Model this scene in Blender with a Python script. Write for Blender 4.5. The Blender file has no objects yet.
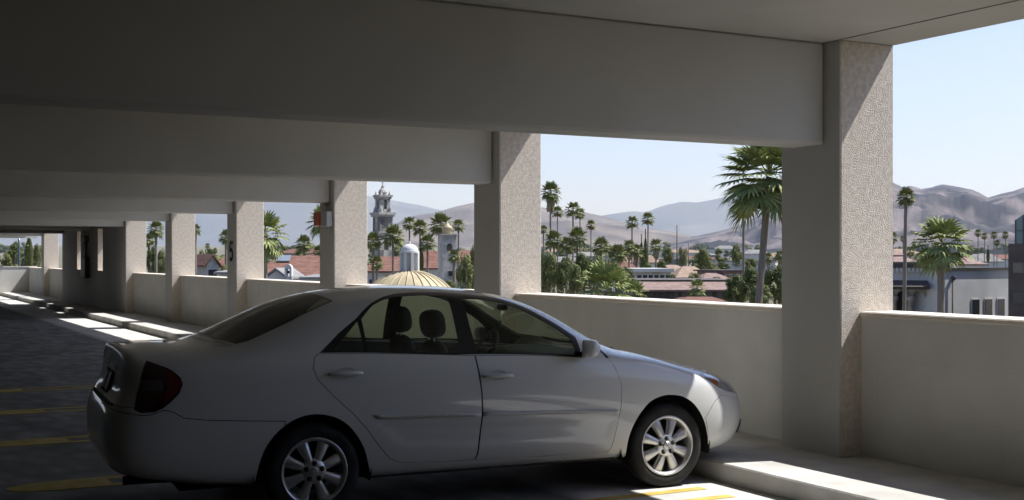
import bpy, math, random
import numpy as np
from mathutils import Vector, Matrix
from mathutils.bvhtree import BVHTree
from mathutils.geometry import delaunay_2d_cdt
from mathutils.interpolate import poly_3d_calc

PI = math.pi
C = bpy.context.scene.collection
SC = bpy.context.scene

# ------------------------------------------------------------------ camera
# World: +X out through the open side of the garage, +Y along the row of columns
# away from the camera, Z up, garage floor at z = 0.
EYE = 1.75
TH = math.radians(28.37)
FPX = 1216.0
HOR = 258.0
cam_d = bpy.data.cameras.new('camera')
cam = bpy.data.objects.new('camera', cam_d)
C.objects.link(cam)
cam.location = (0, 0, EYE)
cam.rotation_euler = (PI / 2, 0, -TH)
cam_d.sensor_width = 36.0
cam_d.lens = FPX / 1024 * 36
cam_d.shift_y = (HOR - 250) / 1024
cam_d.clip_start = 0.05
cam_d.clip_end = 60000
SC.camera = cam

# ------------------------------------------------------------------ world, sun, exposure
SUN_EL = math.radians(55.0)
_az = math.radians(-13.8)
SUN_DIR = Vector((math.cos(_az) * math.cos(SUN_EL), math.sin(_az) * math.cos(SUN_EL), math.sin(SUN_EL)))
w = bpy.data.worlds.new('world')
SC.world = w
w.use_nodes = True
nt = w.node_tree
nt.nodes.clear()
sky = nt.nodes.new('ShaderNodeTexSky')
sky.sky_type = 'NISHITA'
sky.sun_disc = False
sky.sun_elevation = SUN_EL
sky.sun_rotation = PI / 2 - _az
sky.altitude = 250
sky.air_density = 1.0
sky.dust_density = 1.0
sky.ozone_density = 4.5
bg = nt.nodes.new('ShaderNodeBackground')
bg.inputs['Strength'].default_value = 0.13
wo = nt.nodes.new('ShaderNodeOutputWorld')
tint = nt.nodes.new('ShaderNodeMix'); tint.data_type = 'RGBA'; tint.blend_type = 'MULTIPLY'; tint.inputs[0].default_value = 1.0
tint.inputs[7].default_value = (1.04, 0.955, 1.04, 1)
nt.links.new(sky.outputs[0], tint.inputs[6])
nt.links.new(tint.outputs[2], bg.inputs['Color'])
nt.links.new(bg.outputs[0], wo.inputs['Surface'])
sun_d = bpy.data.lights.new('sun', 'SUN')
sun_d.energy = 6.0
sun_d.angle = math.radians(0.53)
sun_d.color = (1.0, 0.985, 0.955)
sun = bpy.data.objects.new('sun', sun_d)
C.objects.link(sun)
sun.rotation_euler = (-SUN_DIR).to_track_quat('-Z', 'Y').to_euler()
sun.location = (30, -10, 30)
SC.view_settings.view_transform = 'Standard'
SC.view_settings.look = 'None'
SC.view_settings.gamma = 1.0
SC.view_settings.use_curve_mapping = False
SC.view_settings.exposure = 0.50

# ------------------------------------------------------------------ helpers
def wpt(px, Z):
    """World X, Y of the place seen at image column px, at depth Z from the camera."""
    X = (px - 512) / FPX * Z
    return (math.cos(TH) * X + math.sin(TH) * Z, -math.sin(TH) * X + math.cos(TH) * Z)

def zpt(py, Z):
    return EYE + (HOR - py) / FPX * Z

def tag(o, label=None, cat=None, group=None, kind=None):
    if label: o['label'] = label
    if cat: o['category'] = cat
    if group: o['group'] = group
    if kind: o['kind'] = kind
    return o

def empty(name, loc=(0, 0, 0), rz=0.0, label=None, cat=None, group=None, parent=None):
    o = bpy.data.objects.new(name, None)
    C.objects.link(o)
    o.location = loc
    o.rotation_euler = (0, 0, rz)
    o.empty_display_size = 0.2
    if parent: o.parent = parent
    return tag(o, label, cat, group)

class MB:
    """Collects faces, builds ONE mesh object."""
    def __init__(s): s.v, s.f, s.sm = [], [], []
    def add(s, vs, fs, smooth=False):
        b = len(s.v)
        s.v += [tuple(p) for p in vs]
        s.f += [tuple(b + i for i in f) for f in fs]
        s.sm += [smooth] * len(fs)
        return s
    def box(s, x0, x1, y0, y1, z0, z1, M=None, bev=0.0):
        if bev > 0:
            b = min(bev, abs(x1 - x0) * .45, abs(y1 - y0) * .45, abs(z1 - z0) * .45)
            vs = []; idx = {}
            for i, (sx, X) in enumerate(((1, x0), (-1, x1))):
                for j, (sy, Y) in enumerate(((1, y0), (-1, y1))):
                    for k, (sz, Zz) in enumerate(((1, z0), (-1, z1))):
                        idx[i, j, k] = len(vs)
                        vs += [(X, Y + sy * b, Zz + sz * b), (X + sx * b, Y, Zz + sz * b), (X + sx * b, Y + sy * b, Zz)]
            I = lambda i, j, k, a: idx[i, j, k] + a
            fs = []
            for i in (0, 1): fs.append([I(i, 0, 0, 0), I(i, 1, 0, 0), I(i, 1, 1, 0), I(i, 0, 1, 0)])
            for j in (0, 1): fs.append([I(0, j, 0, 1), I(1, j, 0, 1), I(1, j, 1, 1), I(0, j, 1, 1)])
            for k in (0, 1): fs.append([I(0, 0, k, 2), I(1, 0, k, 2), I(1, 1, k, 2), I(0, 1, k, 2)])
            for i in (0, 1):
                for j in (0, 1): fs.append([I(i, j, 0, 0), I(i, j, 1, 0), I(i, j, 1, 1), I(i, j, 0, 1)])
            for i in (0, 1):
                for k in (0, 1): fs.append([I(i, 0, k, 0), I(i, 1, k, 0), I(i, 1, k, 2), I(i, 0, k, 2)])
            for j in (0, 1):
                for k in (0, 1): fs.append([I(0, j, k, 1), I(1, j, k, 1), I(1, j, k, 2), I(0, j, k, 2)])
            for i in (0, 1):
                for j in (0, 1):
                    for k in (0, 1): fs.append([I(i, j, k, 0), I(i, j, k, 1), I(i, j, k, 2)])
            cx = Vector(((x0 + x1) / 2, (y0 + y1) / 2, (z0 + z1) / 2))
            out = []
            for f in fs:
                P = [Vector(vs[q]) for q in f]
                n = (P[1] - P[0]).cross(P[2] - P[0])
                c = sum(P, Vector()) / len(P)
                out.append(f if n.dot(c - cx) > 0 else f[::-1])
            fs = out
        else:
            vs = [(x0, y0, z0), (x1, y0, z0), (x1, y1, z0), (x0, y1, z0), (x0, y0, z1), (x1, y0, z1), (x1, y1, z1), (x0, y1, z1)]
            fs = [(0, 3, 2, 1), (4, 5, 6, 7), (0, 1, 5, 4), (1, 2, 6, 5), (2, 3, 7, 6), (3, 0, 4, 7)]
        if M is not None: vs = [M @ Vector(p) for p in vs]
        return s.add(vs, fs)
    def lathe(s, prof, n=24, M=None, smooth=True, close=False):
        """prof: list of (r, z) around Z."""
        vs = [(r * math.cos(2 * PI * i / n), r * math.sin(2 * PI * i / n), z) for r, z in prof for i in range(n)]
        fs = []
        m = len(prof)
        for a in range(m if close else m - 1):
            b = (a + 1) % m
            for i in range(n):
                j = (i + 1) % n
                fs.append((a * n + i, a * n + j, b * n + j, b * n + i))
        if M is not None: vs = [M @ Vector(p) for p in vs]
        return s.add(vs, fs, smooth)
    def tube(s, pts, r, n=8, smooth=True, cap=True):
        pts = [Vector(p) for p in pts]
        rs = r if isinstance(r, (list, tuple)) else [r] * len(pts)
        up = Vector((0, 0, 1)); vs = []; fs = []
        for i, p in enumerate(pts):
            d = (pts[min(i + 1, len(pts) - 1)] - pts[max(i - 1, 0)]).normalized()
            a = d.cross(up)
            if a.length < 1e-3: a = d.cross(Vector((1, 0, 0)))
            a.normalize(); b = a.cross(d)
            for k in range(n):
                t = 2 * PI * k / n
                vs.append(p + (a * math.cos(t) + b * math.sin(t)) * rs[i])
        for i in range(len(pts) - 1):
            for k in range(n):
                fs.append((i * n + k, i * n + (k + 1) % n, (i + 1) * n + (k + 1) % n, (i + 1) * n + k))
        if cap:
            fs.append(tuple(range(n))[::-1]); fs.append(tuple((len(pts) - 1) * n + k for k in range(n)))
        return s.add(vs, fs, smooth)
    def prism(s, poly, z0, z1, M=None):
        """poly in XY (counter-clockwise), extruded in Z."""
        n = len(poly)
        vs = [(x, y, z0) for x, y in poly] + [(x, y, z1) for x, y in poly]
        fs = [tuple(range(n))[::-1], tuple(range(n, 2 * n))] + [(i, (i + 1) % n, n + (i + 1) % n, n + i) for i in range(n)]
        if M is not None: vs = [M @ Vector(p) for p in vs]
        return s.add(vs, fs)
    def build(s, name, mat, parent=None, label=None, cat=None, group=None, kind=None, loc=None, rz=0):
        me = bpy.data.meshes.new(name)
        me.from_pydata(s.v, [], s.f)
        me.polygons.foreach_set('use_smooth', s.sm)
        if mat: me.materials.append(mat)
        me.update()
        o = bpy.data.objects.new(name, me)
        C.objects.link(o)
        if parent: o.parent = parent
        if loc: o.location = loc
        o.rotation_euler = (0, 0, rz)
        return tag(o, label, cat, group, kind)

# ------------------------------------------------------------------ materials
def mat(name, col, rough=0.6, metal=0.0, spec=0.5, coat=0.0):
    m = bpy.data.materials.new(name)
    m.use_nodes = True
    b = m.node_tree.nodes['Principled BSDF']
    b.inputs['Base Color'].default_value = (*col, 1)
    b.inputs['Roughness'].default_value = rough
    b.inputs['Metallic'].default_value = metal
    b.inputs['Specular IOR Level'].default_value = spec
    if coat:
        b.inputs['Coat Weight'].default_value = coat
        b.inputs['Coat Roughness'].default_value = 0.04
    return m

def noisy(name, c1, c2, scale=8.0, rough=0.8, bump=0.0, bscale=60.0, stretch=(1, 1, 1), detail=6.0, lo=0.35, hi=0.65, spec=0.3, bdist=0.01):
    """Two-tone procedural surface with noise colour and noise relief, in object coordinates."""
    m = mat(name, c1, rough, spec=spec)
    t = m.node_tree; N = t.nodes; L = t.links
    b = N['Principled BSDF']
    tc = N.new('ShaderNodeTexCoord'); mp = N.new('ShaderNodeMapping')
    mp.inputs['Scale'].default_value = stretch
    L.new(tc.outputs['Object'], mp.inputs['Vector'])
    n1 = N.new('ShaderNodeTexNoise'); n1.inputs['Scale'].default_value = scale; n1.inputs['Detail'].default_value = detail
    L.new(mp.outputs[0], n1.inputs['Vector'])
    r = N.new('ShaderNodeValToRGB')
    r.color_ramp.elements[0].position = lo; r.color_ramp.elements[0].color = (*c1, 1)
    r.color_ramp.elements[1].position = hi; r.color_ramp.elements[1].color = (*c2, 1)
    L.new(n1.outputs['Fac'], r.inputs['Fac']); L.new(r.outputs['Color'], b.inputs['Base Color'])
    if bump:
        n2 = N.new('ShaderNodeTexNoise'); n2.inputs['Scale'].default_value = bscale; n2.inputs['Detail'].default_value = 4
        L.new(mp.outputs[0], n2.inputs['Vector'])
        bm = N.new('ShaderNodeBump'); bm.inputs['Strength'].default_value = bump; bm.inputs['Distance'].default_value = bdist
        L.new(n2.outputs['Fac'], bm.inputs['Height']); L.new(bm.outputs[0], b.inputs['Normal'])
    return m

def block_wall(name, c1, c2):
    """Painted concrete block: faint running-bond joints in relief."""
    m = noisy(name, c1, c2, scale=2.2, rough=0.75)
    t = m.node_tree; N = t.nodes; L = t.links; b = N['Principled BSDF']
    tc = N.new('ShaderNodeTexCoord'); sp = N.new('ShaderNodeSeparateXYZ'); cb = N.new('ShaderNodeCombineXYZ')
    L.new(tc.outputs['Object'], sp.inputs[0])
    ad = N.new('ShaderNodeMath'); ad.operation = 'ADD'
    L.new(sp.outputs['X'], ad.inputs[0]); L.new(sp.outputs['Y'], ad.inputs[1])
    L.new(ad.outputs[0], cb.inputs['X']); L.new(sp.outputs['Z'], cb.inputs['Y'])
    br = N.new('ShaderNodeTexBrick')
    br.inputs['Scale'].default_value = 1.0; br.inputs['Brick Width'].default_value = 0.80; br.inputs['Row Height'].default_value = 0.40
    br.inputs['Mortar Size'].default_value = 0.006; br.inputs['Mortar Smooth'].default_value = 0.3
    br.inputs['Color1'].default_value = (1, 1, 1, 1); br.inputs['Color2'].default_value = (1, 1, 1, 1); br.inputs['Mortar'].default_value = (0, 0, 0, 1)
    L.new(cb.outputs[0], br.inputs['Vector'])
    bm = N.new('ShaderNodeBump'); bm.inputs['Strength'].default_value = 0.35; bm.inputs['Distance'].default_value = 0.006
    L.new(br.outputs['Color'], bm.inputs['Height']); L.new(bm.outputs[0], b.inputs['Normal'])
    return m

def floor_mat():
    """Worn, broom-and-roller finished deck: ripple relief across the stalls, stains."""
    m = noisy('deck_concrete', (0.17, 0.168, 0.162), (0.31, 0.305, 0.295), scale=0.9, rough=0.8, detail=8, lo=.3, hi=.7)
    t = m.node_tree; N = t.nodes; L = t.links; b = N['Principled BSDF']
    tc = N.new('ShaderNodeTexCoord'); mp = N.new('ShaderNodeMapping'); mp.inputs['Scale'].default_value = (1.9, 1.0, 1)
    L.new(tc.outputs['Object'], mp.inputs['Vector'])
    v = N.new('ShaderNodeTexVoronoi'); v.feature = 'SMOOTH_F1'; v.inputs['Scale'].default_value = 2.6; v.inputs['Smoothness'].default_value = 0.6
    L.new(mp.outputs[0], v.inputs['Vector'])
    n2 = N.new('ShaderNodeTexNoise'); n2.inputs['Scale'].default_value = 90; n2.inputs['Detail'].default_value = 3
    L.new(tc.outputs['Object'], n2.inputs['Vector'])
    ad = N.new('ShaderNodeMath'); ad.operation = 'MULTIPLY_ADD'; ad.inputs[1].default_value = 0.12
    L.new(n2.outputs['Fac'], ad.inputs[0]); L.new(v.outputs['Distance'], ad.inputs[2])
    bm = N.new('ShaderNodeBump'); bm.inputs['Strength'].default_value = 0.5; bm.inputs['Distance'].default_value = 0.05
    L.new(ad.outputs[0], bm.inputs['Height']); L.new(bm.outputs[0], b.inputs['Normal'])
    rp = N.new('ShaderNodeValToRGB')
    rp.color_ramp.elements[0].position = .15; rp.color_ramp.elements[0].color = (1, 1, 1, 1)
    rp.color_ramp.elements[1].position = .8; rp.color_ramp.elements[1].color = (.5, .5, .5, 1)
    L.new(v.outputs['Distance'], rp.inputs['Fac'])
    mx = N.new('ShaderNodeMix'); mx.data_type = 'RGBA'; mx.blend_type = 'MULTIPLY'; mx.inputs[0].default_value = 1.0
    old = b.inputs['Base Color'].links[0].from_socket
    L.new(old, mx.inputs[6]); L.new(rp.outputs[0], mx.inputs[7])
    # paler band along the kerb, coloured in to brighten the sunlit patches
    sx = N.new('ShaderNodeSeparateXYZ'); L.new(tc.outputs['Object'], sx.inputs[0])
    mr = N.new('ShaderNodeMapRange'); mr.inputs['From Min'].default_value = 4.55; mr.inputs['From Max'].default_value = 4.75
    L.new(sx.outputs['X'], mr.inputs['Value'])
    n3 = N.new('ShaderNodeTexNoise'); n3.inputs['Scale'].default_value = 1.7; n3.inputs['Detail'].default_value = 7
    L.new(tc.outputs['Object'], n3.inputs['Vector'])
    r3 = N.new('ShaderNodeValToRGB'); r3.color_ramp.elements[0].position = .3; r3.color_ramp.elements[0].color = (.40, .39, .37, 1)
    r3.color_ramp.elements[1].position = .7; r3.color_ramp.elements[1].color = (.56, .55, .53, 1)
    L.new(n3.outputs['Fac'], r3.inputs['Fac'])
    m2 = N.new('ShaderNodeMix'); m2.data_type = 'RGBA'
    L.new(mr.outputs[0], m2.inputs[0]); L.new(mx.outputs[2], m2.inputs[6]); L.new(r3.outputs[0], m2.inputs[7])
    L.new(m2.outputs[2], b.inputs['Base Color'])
    return m

M = {}
M['paint'] = noisy('painted_concrete', (0.475, 0.465, 0.438), (0.515, 0.505, 0.478), scale=1.3, rough=0.7, bump=0.12, bscale=30, bdist=.004)
M['slab'] = noisy('slab_concrete', (0.46, 0.45, 0.42), (0.54, 0.53, 0.50), scale=0.7, rough=0.8, bump=0.15, bscale=20, bdist=.004)
M['stucco'] = noisy('tan_stucco', (0.56, 0.495, 0.415), (0.68, 0.615, 0.53), scale=22.0, rough=0.92, bump=.8, bscale=90, bdist=.010, detail=10, lo=.38, hi=.62)
M['block'] = block_wall('painted_block', (0.57, 0.558, 0.522), (0.62, 0.608, 0.572))
M['cap'] = noisy('cap_plaster', (0.60, 0.545, 0.47), (0.68, 0.62, 0.54), scale=5, rough=0.85, bump=0.3, bscale=80)
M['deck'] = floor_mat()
M['curb'] = noisy('curb_concrete', (0.38, 0.37, 0.345), (0.52, 0.51, 0.48), scale=2.2, rough=0.85, bump=0.35, bscale=45, detail=8)
M['yellow'] = noisy('worn_yellow_paint', (0.40, 0.29, 0.06), (0.56, 0.43, 0.13), scale=6, rough=0.7)
M['black'] = mat('black_plastic', (0.012, 0.012, 0.013), 0.45)
M['darkpaint'] = mat('black_sign_paint', (0.02, 0.02, 0.02), 0.6)
M['joint'] = mat('joint_sealant', (0.16, 0.155, 0.145), 0.9)
M['steel'] = mat('galvanised_steel', (0.55, 0.55, 0.55), 0.4, metal=0.8)
M['greybox'] = mat('grey_enclosure', (0.42, 0.42, 0.41), 0.5)
M['redbox'] = mat('red_alarm_housing', (0.42, 0.10, 0.06), 0.5)
M['darkbox'] = mat('dark_enclosure', (0.05, 0.045, 0.04), 0.5)
M['bounce_absorber'] = noisy('light_absorbing_dark', (0.05, 0.05, 0.047), (0.08, 0.078, 0.072), scale=1, rough=0.85)  # dark tone for unseen walls, set to soak up bounced light

# ------------------------------------------------------------------ garage
U0, V0, SP = 6.94, 7.315, 5.845        # inner face of the columns, near corner of the first, spacing
CD, CW = 0.58, 0.70                   # column depth (outward) and width (along the row)
SW = 0.15                             # walkway height
ZC = EYE + 1.749                      # ceiling
ZB = EYE + 0.921                      # beam underside
ZP = SW + 1.168                       # parapet top
PI_ = U0 + 0.222                      # parapet inner face
PO = U0 + CD                          # parapet outer face
ZS = SW
CURB = U0 - 0.99
YN, YF = -12.0, 60.9        # garage from behind the camera to the end wall
XL = -9.0  # unseen left wall, pulled in to dim the left side

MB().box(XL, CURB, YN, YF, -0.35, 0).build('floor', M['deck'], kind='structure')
g = MB().box(CURB, PO, YN, YF, -0.35, SW, bev=0.012)
g.build('floor_walkway', M['curb'], kind='structure')
MB().box(XL, PO, YN, YF, ZC, ZC + 0.28).build('ceiling', M['slab'], kind='structure')
MB().box(XL - .25, XL, YN - .25, YF + .25, -0.35, ZC + 0.28).build('wall_left', M['bounce_absorber'], kind='structure')
MB().box(XL, PO, YN - .25, YN, -0.35, ZC + 0.28).build('wall_near', M['bounce_absorber'], kind='structure')
# joints in the slab soffit: one along the row at the column faces, one across each bay
g = MB().box(U0 - .012, U0 + .006, YN, YF, ZC - .004, ZC + .01)
g.build('trim_1', M['joint'], kind='structure')
for k, yy in enumerate((V0 - 1.9, V0 - 1.9 + SP)):
    MB().box(XL, PO, yy, yy + .009, ZC - .003, ZC + .01).build('trim_%d' % (k + 2), M['joint'], kind='structure')

ordn = ['nearest', 'second', 'third', 'fourth', 'fifth', 'sixth', 'seventh', 'eighth', 'farthest']
col_lab = {
    0: 'largest and nearest stucco column, standing right of the car nose',
    1: 'stucco column rising behind the roof of the car',
    2: 'stucco column with the red and grey alarm boxes on it',
    3: 'stucco column marked with a black number 5',
    4: 'stucco column next left of the one numbered 5',
    5: 'stucco column where the solid grey wall begins, far down the row',
    8: 'farthest stucco column, beside the sunlit end wall',
}
shear_lab = {}
def column(i, y0):
    e = empty('concrete_column', (U0, y0, SW), 0, None, None)
    # core with painted inner face, stucco sides
    c = MB(); c.box(0.002, CD, 0, CW, 0, ZC - SW, bev=0.008)
    c.build('shaft', M['stucco'], e, label='tan stucco shaft')
    p = MB(); p.box(-0.006, 0.0018, 0.004, CW - .004, 0, ZC - SW)
    p.build('painted_face', M['paint'], e, label='smooth grey painted inner face')
    return e
columns = {}
for i in (-1, 0, 1, 2, 3, 4, 5, 8):
    y = V0 + i * SP
    e = column(i, y)
    columns[i] = e
    if i < 0: lab = 'stucco column behind the photographer, outside the picture' if i == -1 else 'last stucco column behind the photographer, outside the picture'
    else: lab = col_lab[i]
    tag(e, lab, 'column', 'stucco columns along the open side')

beam_lab = {0: 'nearest and largest deep grey beam overhead, ending at the nearest column',
            1: 'grey ceiling beam second from the camera, ending behind the car roof',
            2: 'grey ceiling beam third from the camera, ending at the column with alarm boxes',
            3: 'grey ceiling beam ending at the column numbered 5',
            4: 'grey ceiling beam next beyond the column numbered 5',
            5: 'grey ceiling beam ending where the solid wall begins',
            6: 'shaded ceiling beam over the middle of the solid wall',
            7: 'shaded ceiling beam at the far end of the solid wall',
            8: 'farthest ceiling beam, over the end opening'}
for i in range(-2, 9):
    y = V0 + i * SP + .17
    g = MB().box(XL, U0 - .013 if i not in (6, 7) else U0 - .003, y, y + .37, ZB, ZC, bev=0.02)
    o = g.build('ceiling_beam', M['paint'])
    tag(o, beam_lab.get(i, 'ceiling beam behind the photographer, outside the picture' if i == -1 else 'last ceiling beam behind the photographer, outside the picture'), 'beam', 'deep beams under the slab')

par_lab = {-2: 'parapet behind the photographer, outside the picture', -1: 'painted block parapet at the right edge, right of the nearest column',
           0: 'painted block parapet in front of the car nose, between the two nearest columns',
           1: 'painted block parapet hidden mostly by the car roof',
           2: 'short stretch of parapet between the column numbered 5 and the alarm box column',
           3: 'parapet stretch just left of the column numbered 5',
           4: 'parapet stretch next right of the solid grey wall',
           7: 'far parapet stretch beyond the solid wall', 8: 'last parapet stretch meeting the sunlit end wall'}
for i in (-1, 0, 1, 2, 3, 4, 7, 8):
    ya = V0 + i * SP + CW; yb = V0 + (i + 1) * SP
    if i == -3: ya = YN; 
    if i == 8: yb = YF
    if i == 7: ya = V0 + 7 * SP + CW - .02
    e = empty('parapet_wall', (PI_, (ya + yb) / 2, SW))
    h = (yb - ya) / 2
    g = MB().box(0, PO - PI_ - .015, -h, h, 0, ZP - SW - .045); g.build('block_wall', M['block'], e)
    g = MB().box(-.022, PO - PI_ + .01, -h, h, ZP - SW - .045, ZP - SW, bev=.01); g.build('coping', M['cap'], e, label='tan plaster coping')
    tag(e, par_lab.get(i, 'parapet at the far rear, outside the picture'), 'parapet', 'parapet walls along the open side')

# solid wall filling two bays, with two slot openings whose reveals catch the sun
yA, yB = V0 + 5 * SP + CW, V0 + 7 * SP + CW
slots = [(40.75, .45), (45.0, .40)]
def solid_wall():
    g = MB(); ys = [yA]
    for (yc, hw) in slots: ys += [yc - hw, yc + hw]
    ys.append(yB)
    z0, z1 = SW, ZC; s0, s1 = ZP + .02, ZB + .02
    for k in range(0, len(ys), 2): g.box(U0, PO, ys[k], ys[k + 1], z0, z1)
    for (yc, hw) in slots:
        g.box(U0, PO, yc - hw, yc + hw, z0, s0); g.box(U0, PO, yc - hw, yc + hw, s1, z1)
    for (yc, hw) in slots:      # rendered reveals of the two openings
        r = MB()
        for q in (-1, 1): r.box(U0 - .002, PO + .002, yc + q * hw - .01, yc + q * hw + .01, s0, s1)
        r.box(U0 - .015, PO + .01, yc - hw, yc + hw, s0 - .04, s0 + .012)
        r.build('trim_5', M['stucco'], kind='structure')
    return g.build('wall_right', M['paint'], kind='structure')
solid_wall()
MB().box(U0, PO, YN, V0 - SP, SW, ZC).build('wall_right_light_block', M['paint'], kind='structure')  # unseen solid wall added to cut light reaching the left beams
# end wall: low parapet right across with an opening above, header over it
MB().box(XL, PO, YF, YF + .22, -.35, EYE - .43).build('wall_far', M['block'], kind='structure')
MB().box(XL, PO, YF - .02, YF + .25, EYE - .43, EYE - .385).build('trim_4', M['cap'], kind='structure')
MB().box(XL, PO, YF, YF + .3, EYE + .93, ZC).build('wall_far_header', M['paint'], kind='structure')

# painted stall marks: hairpin lines, closed at the aisle end
def hairpin(x0, yc, x1, lab, gap=.30, w=.10):
    g = MB(); z0, z1 = .001, .004
    o = gap / 2
    for s in (-1, 1): g.box(x0 + .42, x1, yc + s * o - w / 2, yc + s * o + w / 2, z0, z1)
    n = 14; poly = []
    R = o + w / 2
    for k in range(n + 1):
        a = PI / 2 + PI * k / n
        poly.append((x0 + .42 + .42 * math.cos(a), yc + R * math.sin(a)))
    poly += [(x0 + .75, yc - R), (x0 + .75, yc + R)]
    g.prism(poly, z0, z1 + .0005)
    return g.build('parking_line', M['yellow'], label=lab, cat='parking line', group='yellow hairpin stall lines')
hairpin(1.0, 9.88, CURB - .28, 'yellow hairpin stall line emerging from under the rear bumper', .31)
hairpin(1.05, 12.32, CURB - .28, 'yellow hairpin stall line next beyond the rear bumper', .31)
hairpin(1.15, 14.80, CURB - .28, 'yellow hairpin stall line third from the bottom edge', .31)
hairpin(1.2, 17.25, CURB - .28, 'faint yellow hairpin stall line farthest up the aisle', .31)
hairpin(1.0, 7.27, CURB - .28, 'yellow hairpin stall line beside the front tyre, partly sunlit', .34)

# number 5 on the fourth column, alarm boxes on the third, fixture on the solid wall
def number_five():
    y0 = V0 + 3 * SP + .35; zc = zpt(251.5, 26.5)
    pts = []
    h, ww = .36, .24
    P = [(ww * .48, h * .5), (-ww * .40, h * .5), (-ww * .46, h * .06)]
    n = 12
    for k in range(n + 1):
        a = math.radians(128 - 262 * k / n)
        P.append((-.02 + ww * .5 * math.cos(a), -h * .2 + h * .29 * math.sin(a)))
    g = MB(); t = .034
    for a, b in zip(P[:-1], P[1:]):
        a = Vector((a[0], a[1])); b = Vector((b[0], b[1])); d = (b - a).normalized(); q = Vector((-d.y, d.x)) * t
        a2 = a - d * t * .6; b2 = b + d * t * .6
        V = []
        for p in (a2 + q, b2 + q, b2 - q, a2 - q):
            V.append((U0 - .0155, y0 - p.x, zc + p.y))
        W = [(x + .0035, y, z) for x, y, z in V]
        g.add(V + W, [(0, 1, 2, 3), (7, 6, 5, 4), (0, 4, 5, 1), (1, 5, 6, 2), (2, 6, 7, 3), (3, 7, 4, 0)])
    o = g.build('level_number', M['darkpaint'], columns[3], label='black painted number 5')
    o.matrix_parent_inverse = Matrix.Translation((-U0, -(V0 + 3 * SP), -SW))
number_five()

y3 = V0 + 2 * SP
e = empty('fire_alarm_horn', (U0 - .012, y3 + .05, zpt(219.5, 20.6)), 0, 'red alarm box with grey backing boxes on the column behind the car roof', 'alarm')
MB().box(-.11, 0, -.01, .28, -.13, .12, bev=.01).build('grey_enclosure', M['greybox'], e)
MB().box(-.15, -.005, .29, .52, -.115, .115, bev=.012).build('red_housing', M['redbox'], e, label='red housing')
MB().tube([(-.04, .1, -.13), (-.04, .1, -.19)], .012).build('conduit', M['steel'], e)

yf = 43.2
e = empty('wall_fixture', (U0 - .001, yf, zpt(279, 39)), 0, 'dark electrical boxes joined by a conduit on the solid grey wall', 'electrical box')
zz = zpt(279, 39)
MB().box(-.16, 0, -.42, .28, 0, zpt(257.5, 39) - zz, bev=.02).build('lower_enclosure', M['darkbox'], e)
MB().box(-.16, 0, -.30, .40, zpt(240.5, 39) - zz, zpt(234.5, 39) - zz, bev=.02).build('upper_enclosure', M['darkbox'], e)
MB().tube([(-.06, .2, .3), (-.06, .2, zpt(240, 39) - zz)], .06).build('conduit', M['steel'], e, label='bright steel conduit')

# ------------------------------------------------------------------ the car
# Car frame: s rearward from the front axle, y to the car's right, z up.
CAR_A = np.array([5.42841038, 7.54696275])      # right front wheel face on the floor plan
CAR_ANG = math.radians(-3.9816)
CAR_H = np.array([math.cos(CAR_ANG), math.sin(CAR_ANG)])
CAR_N = np.array([CAR_H[1], -CAR_H[0]])         # towards the car's right
WY = .875
WB = 2.750

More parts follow.
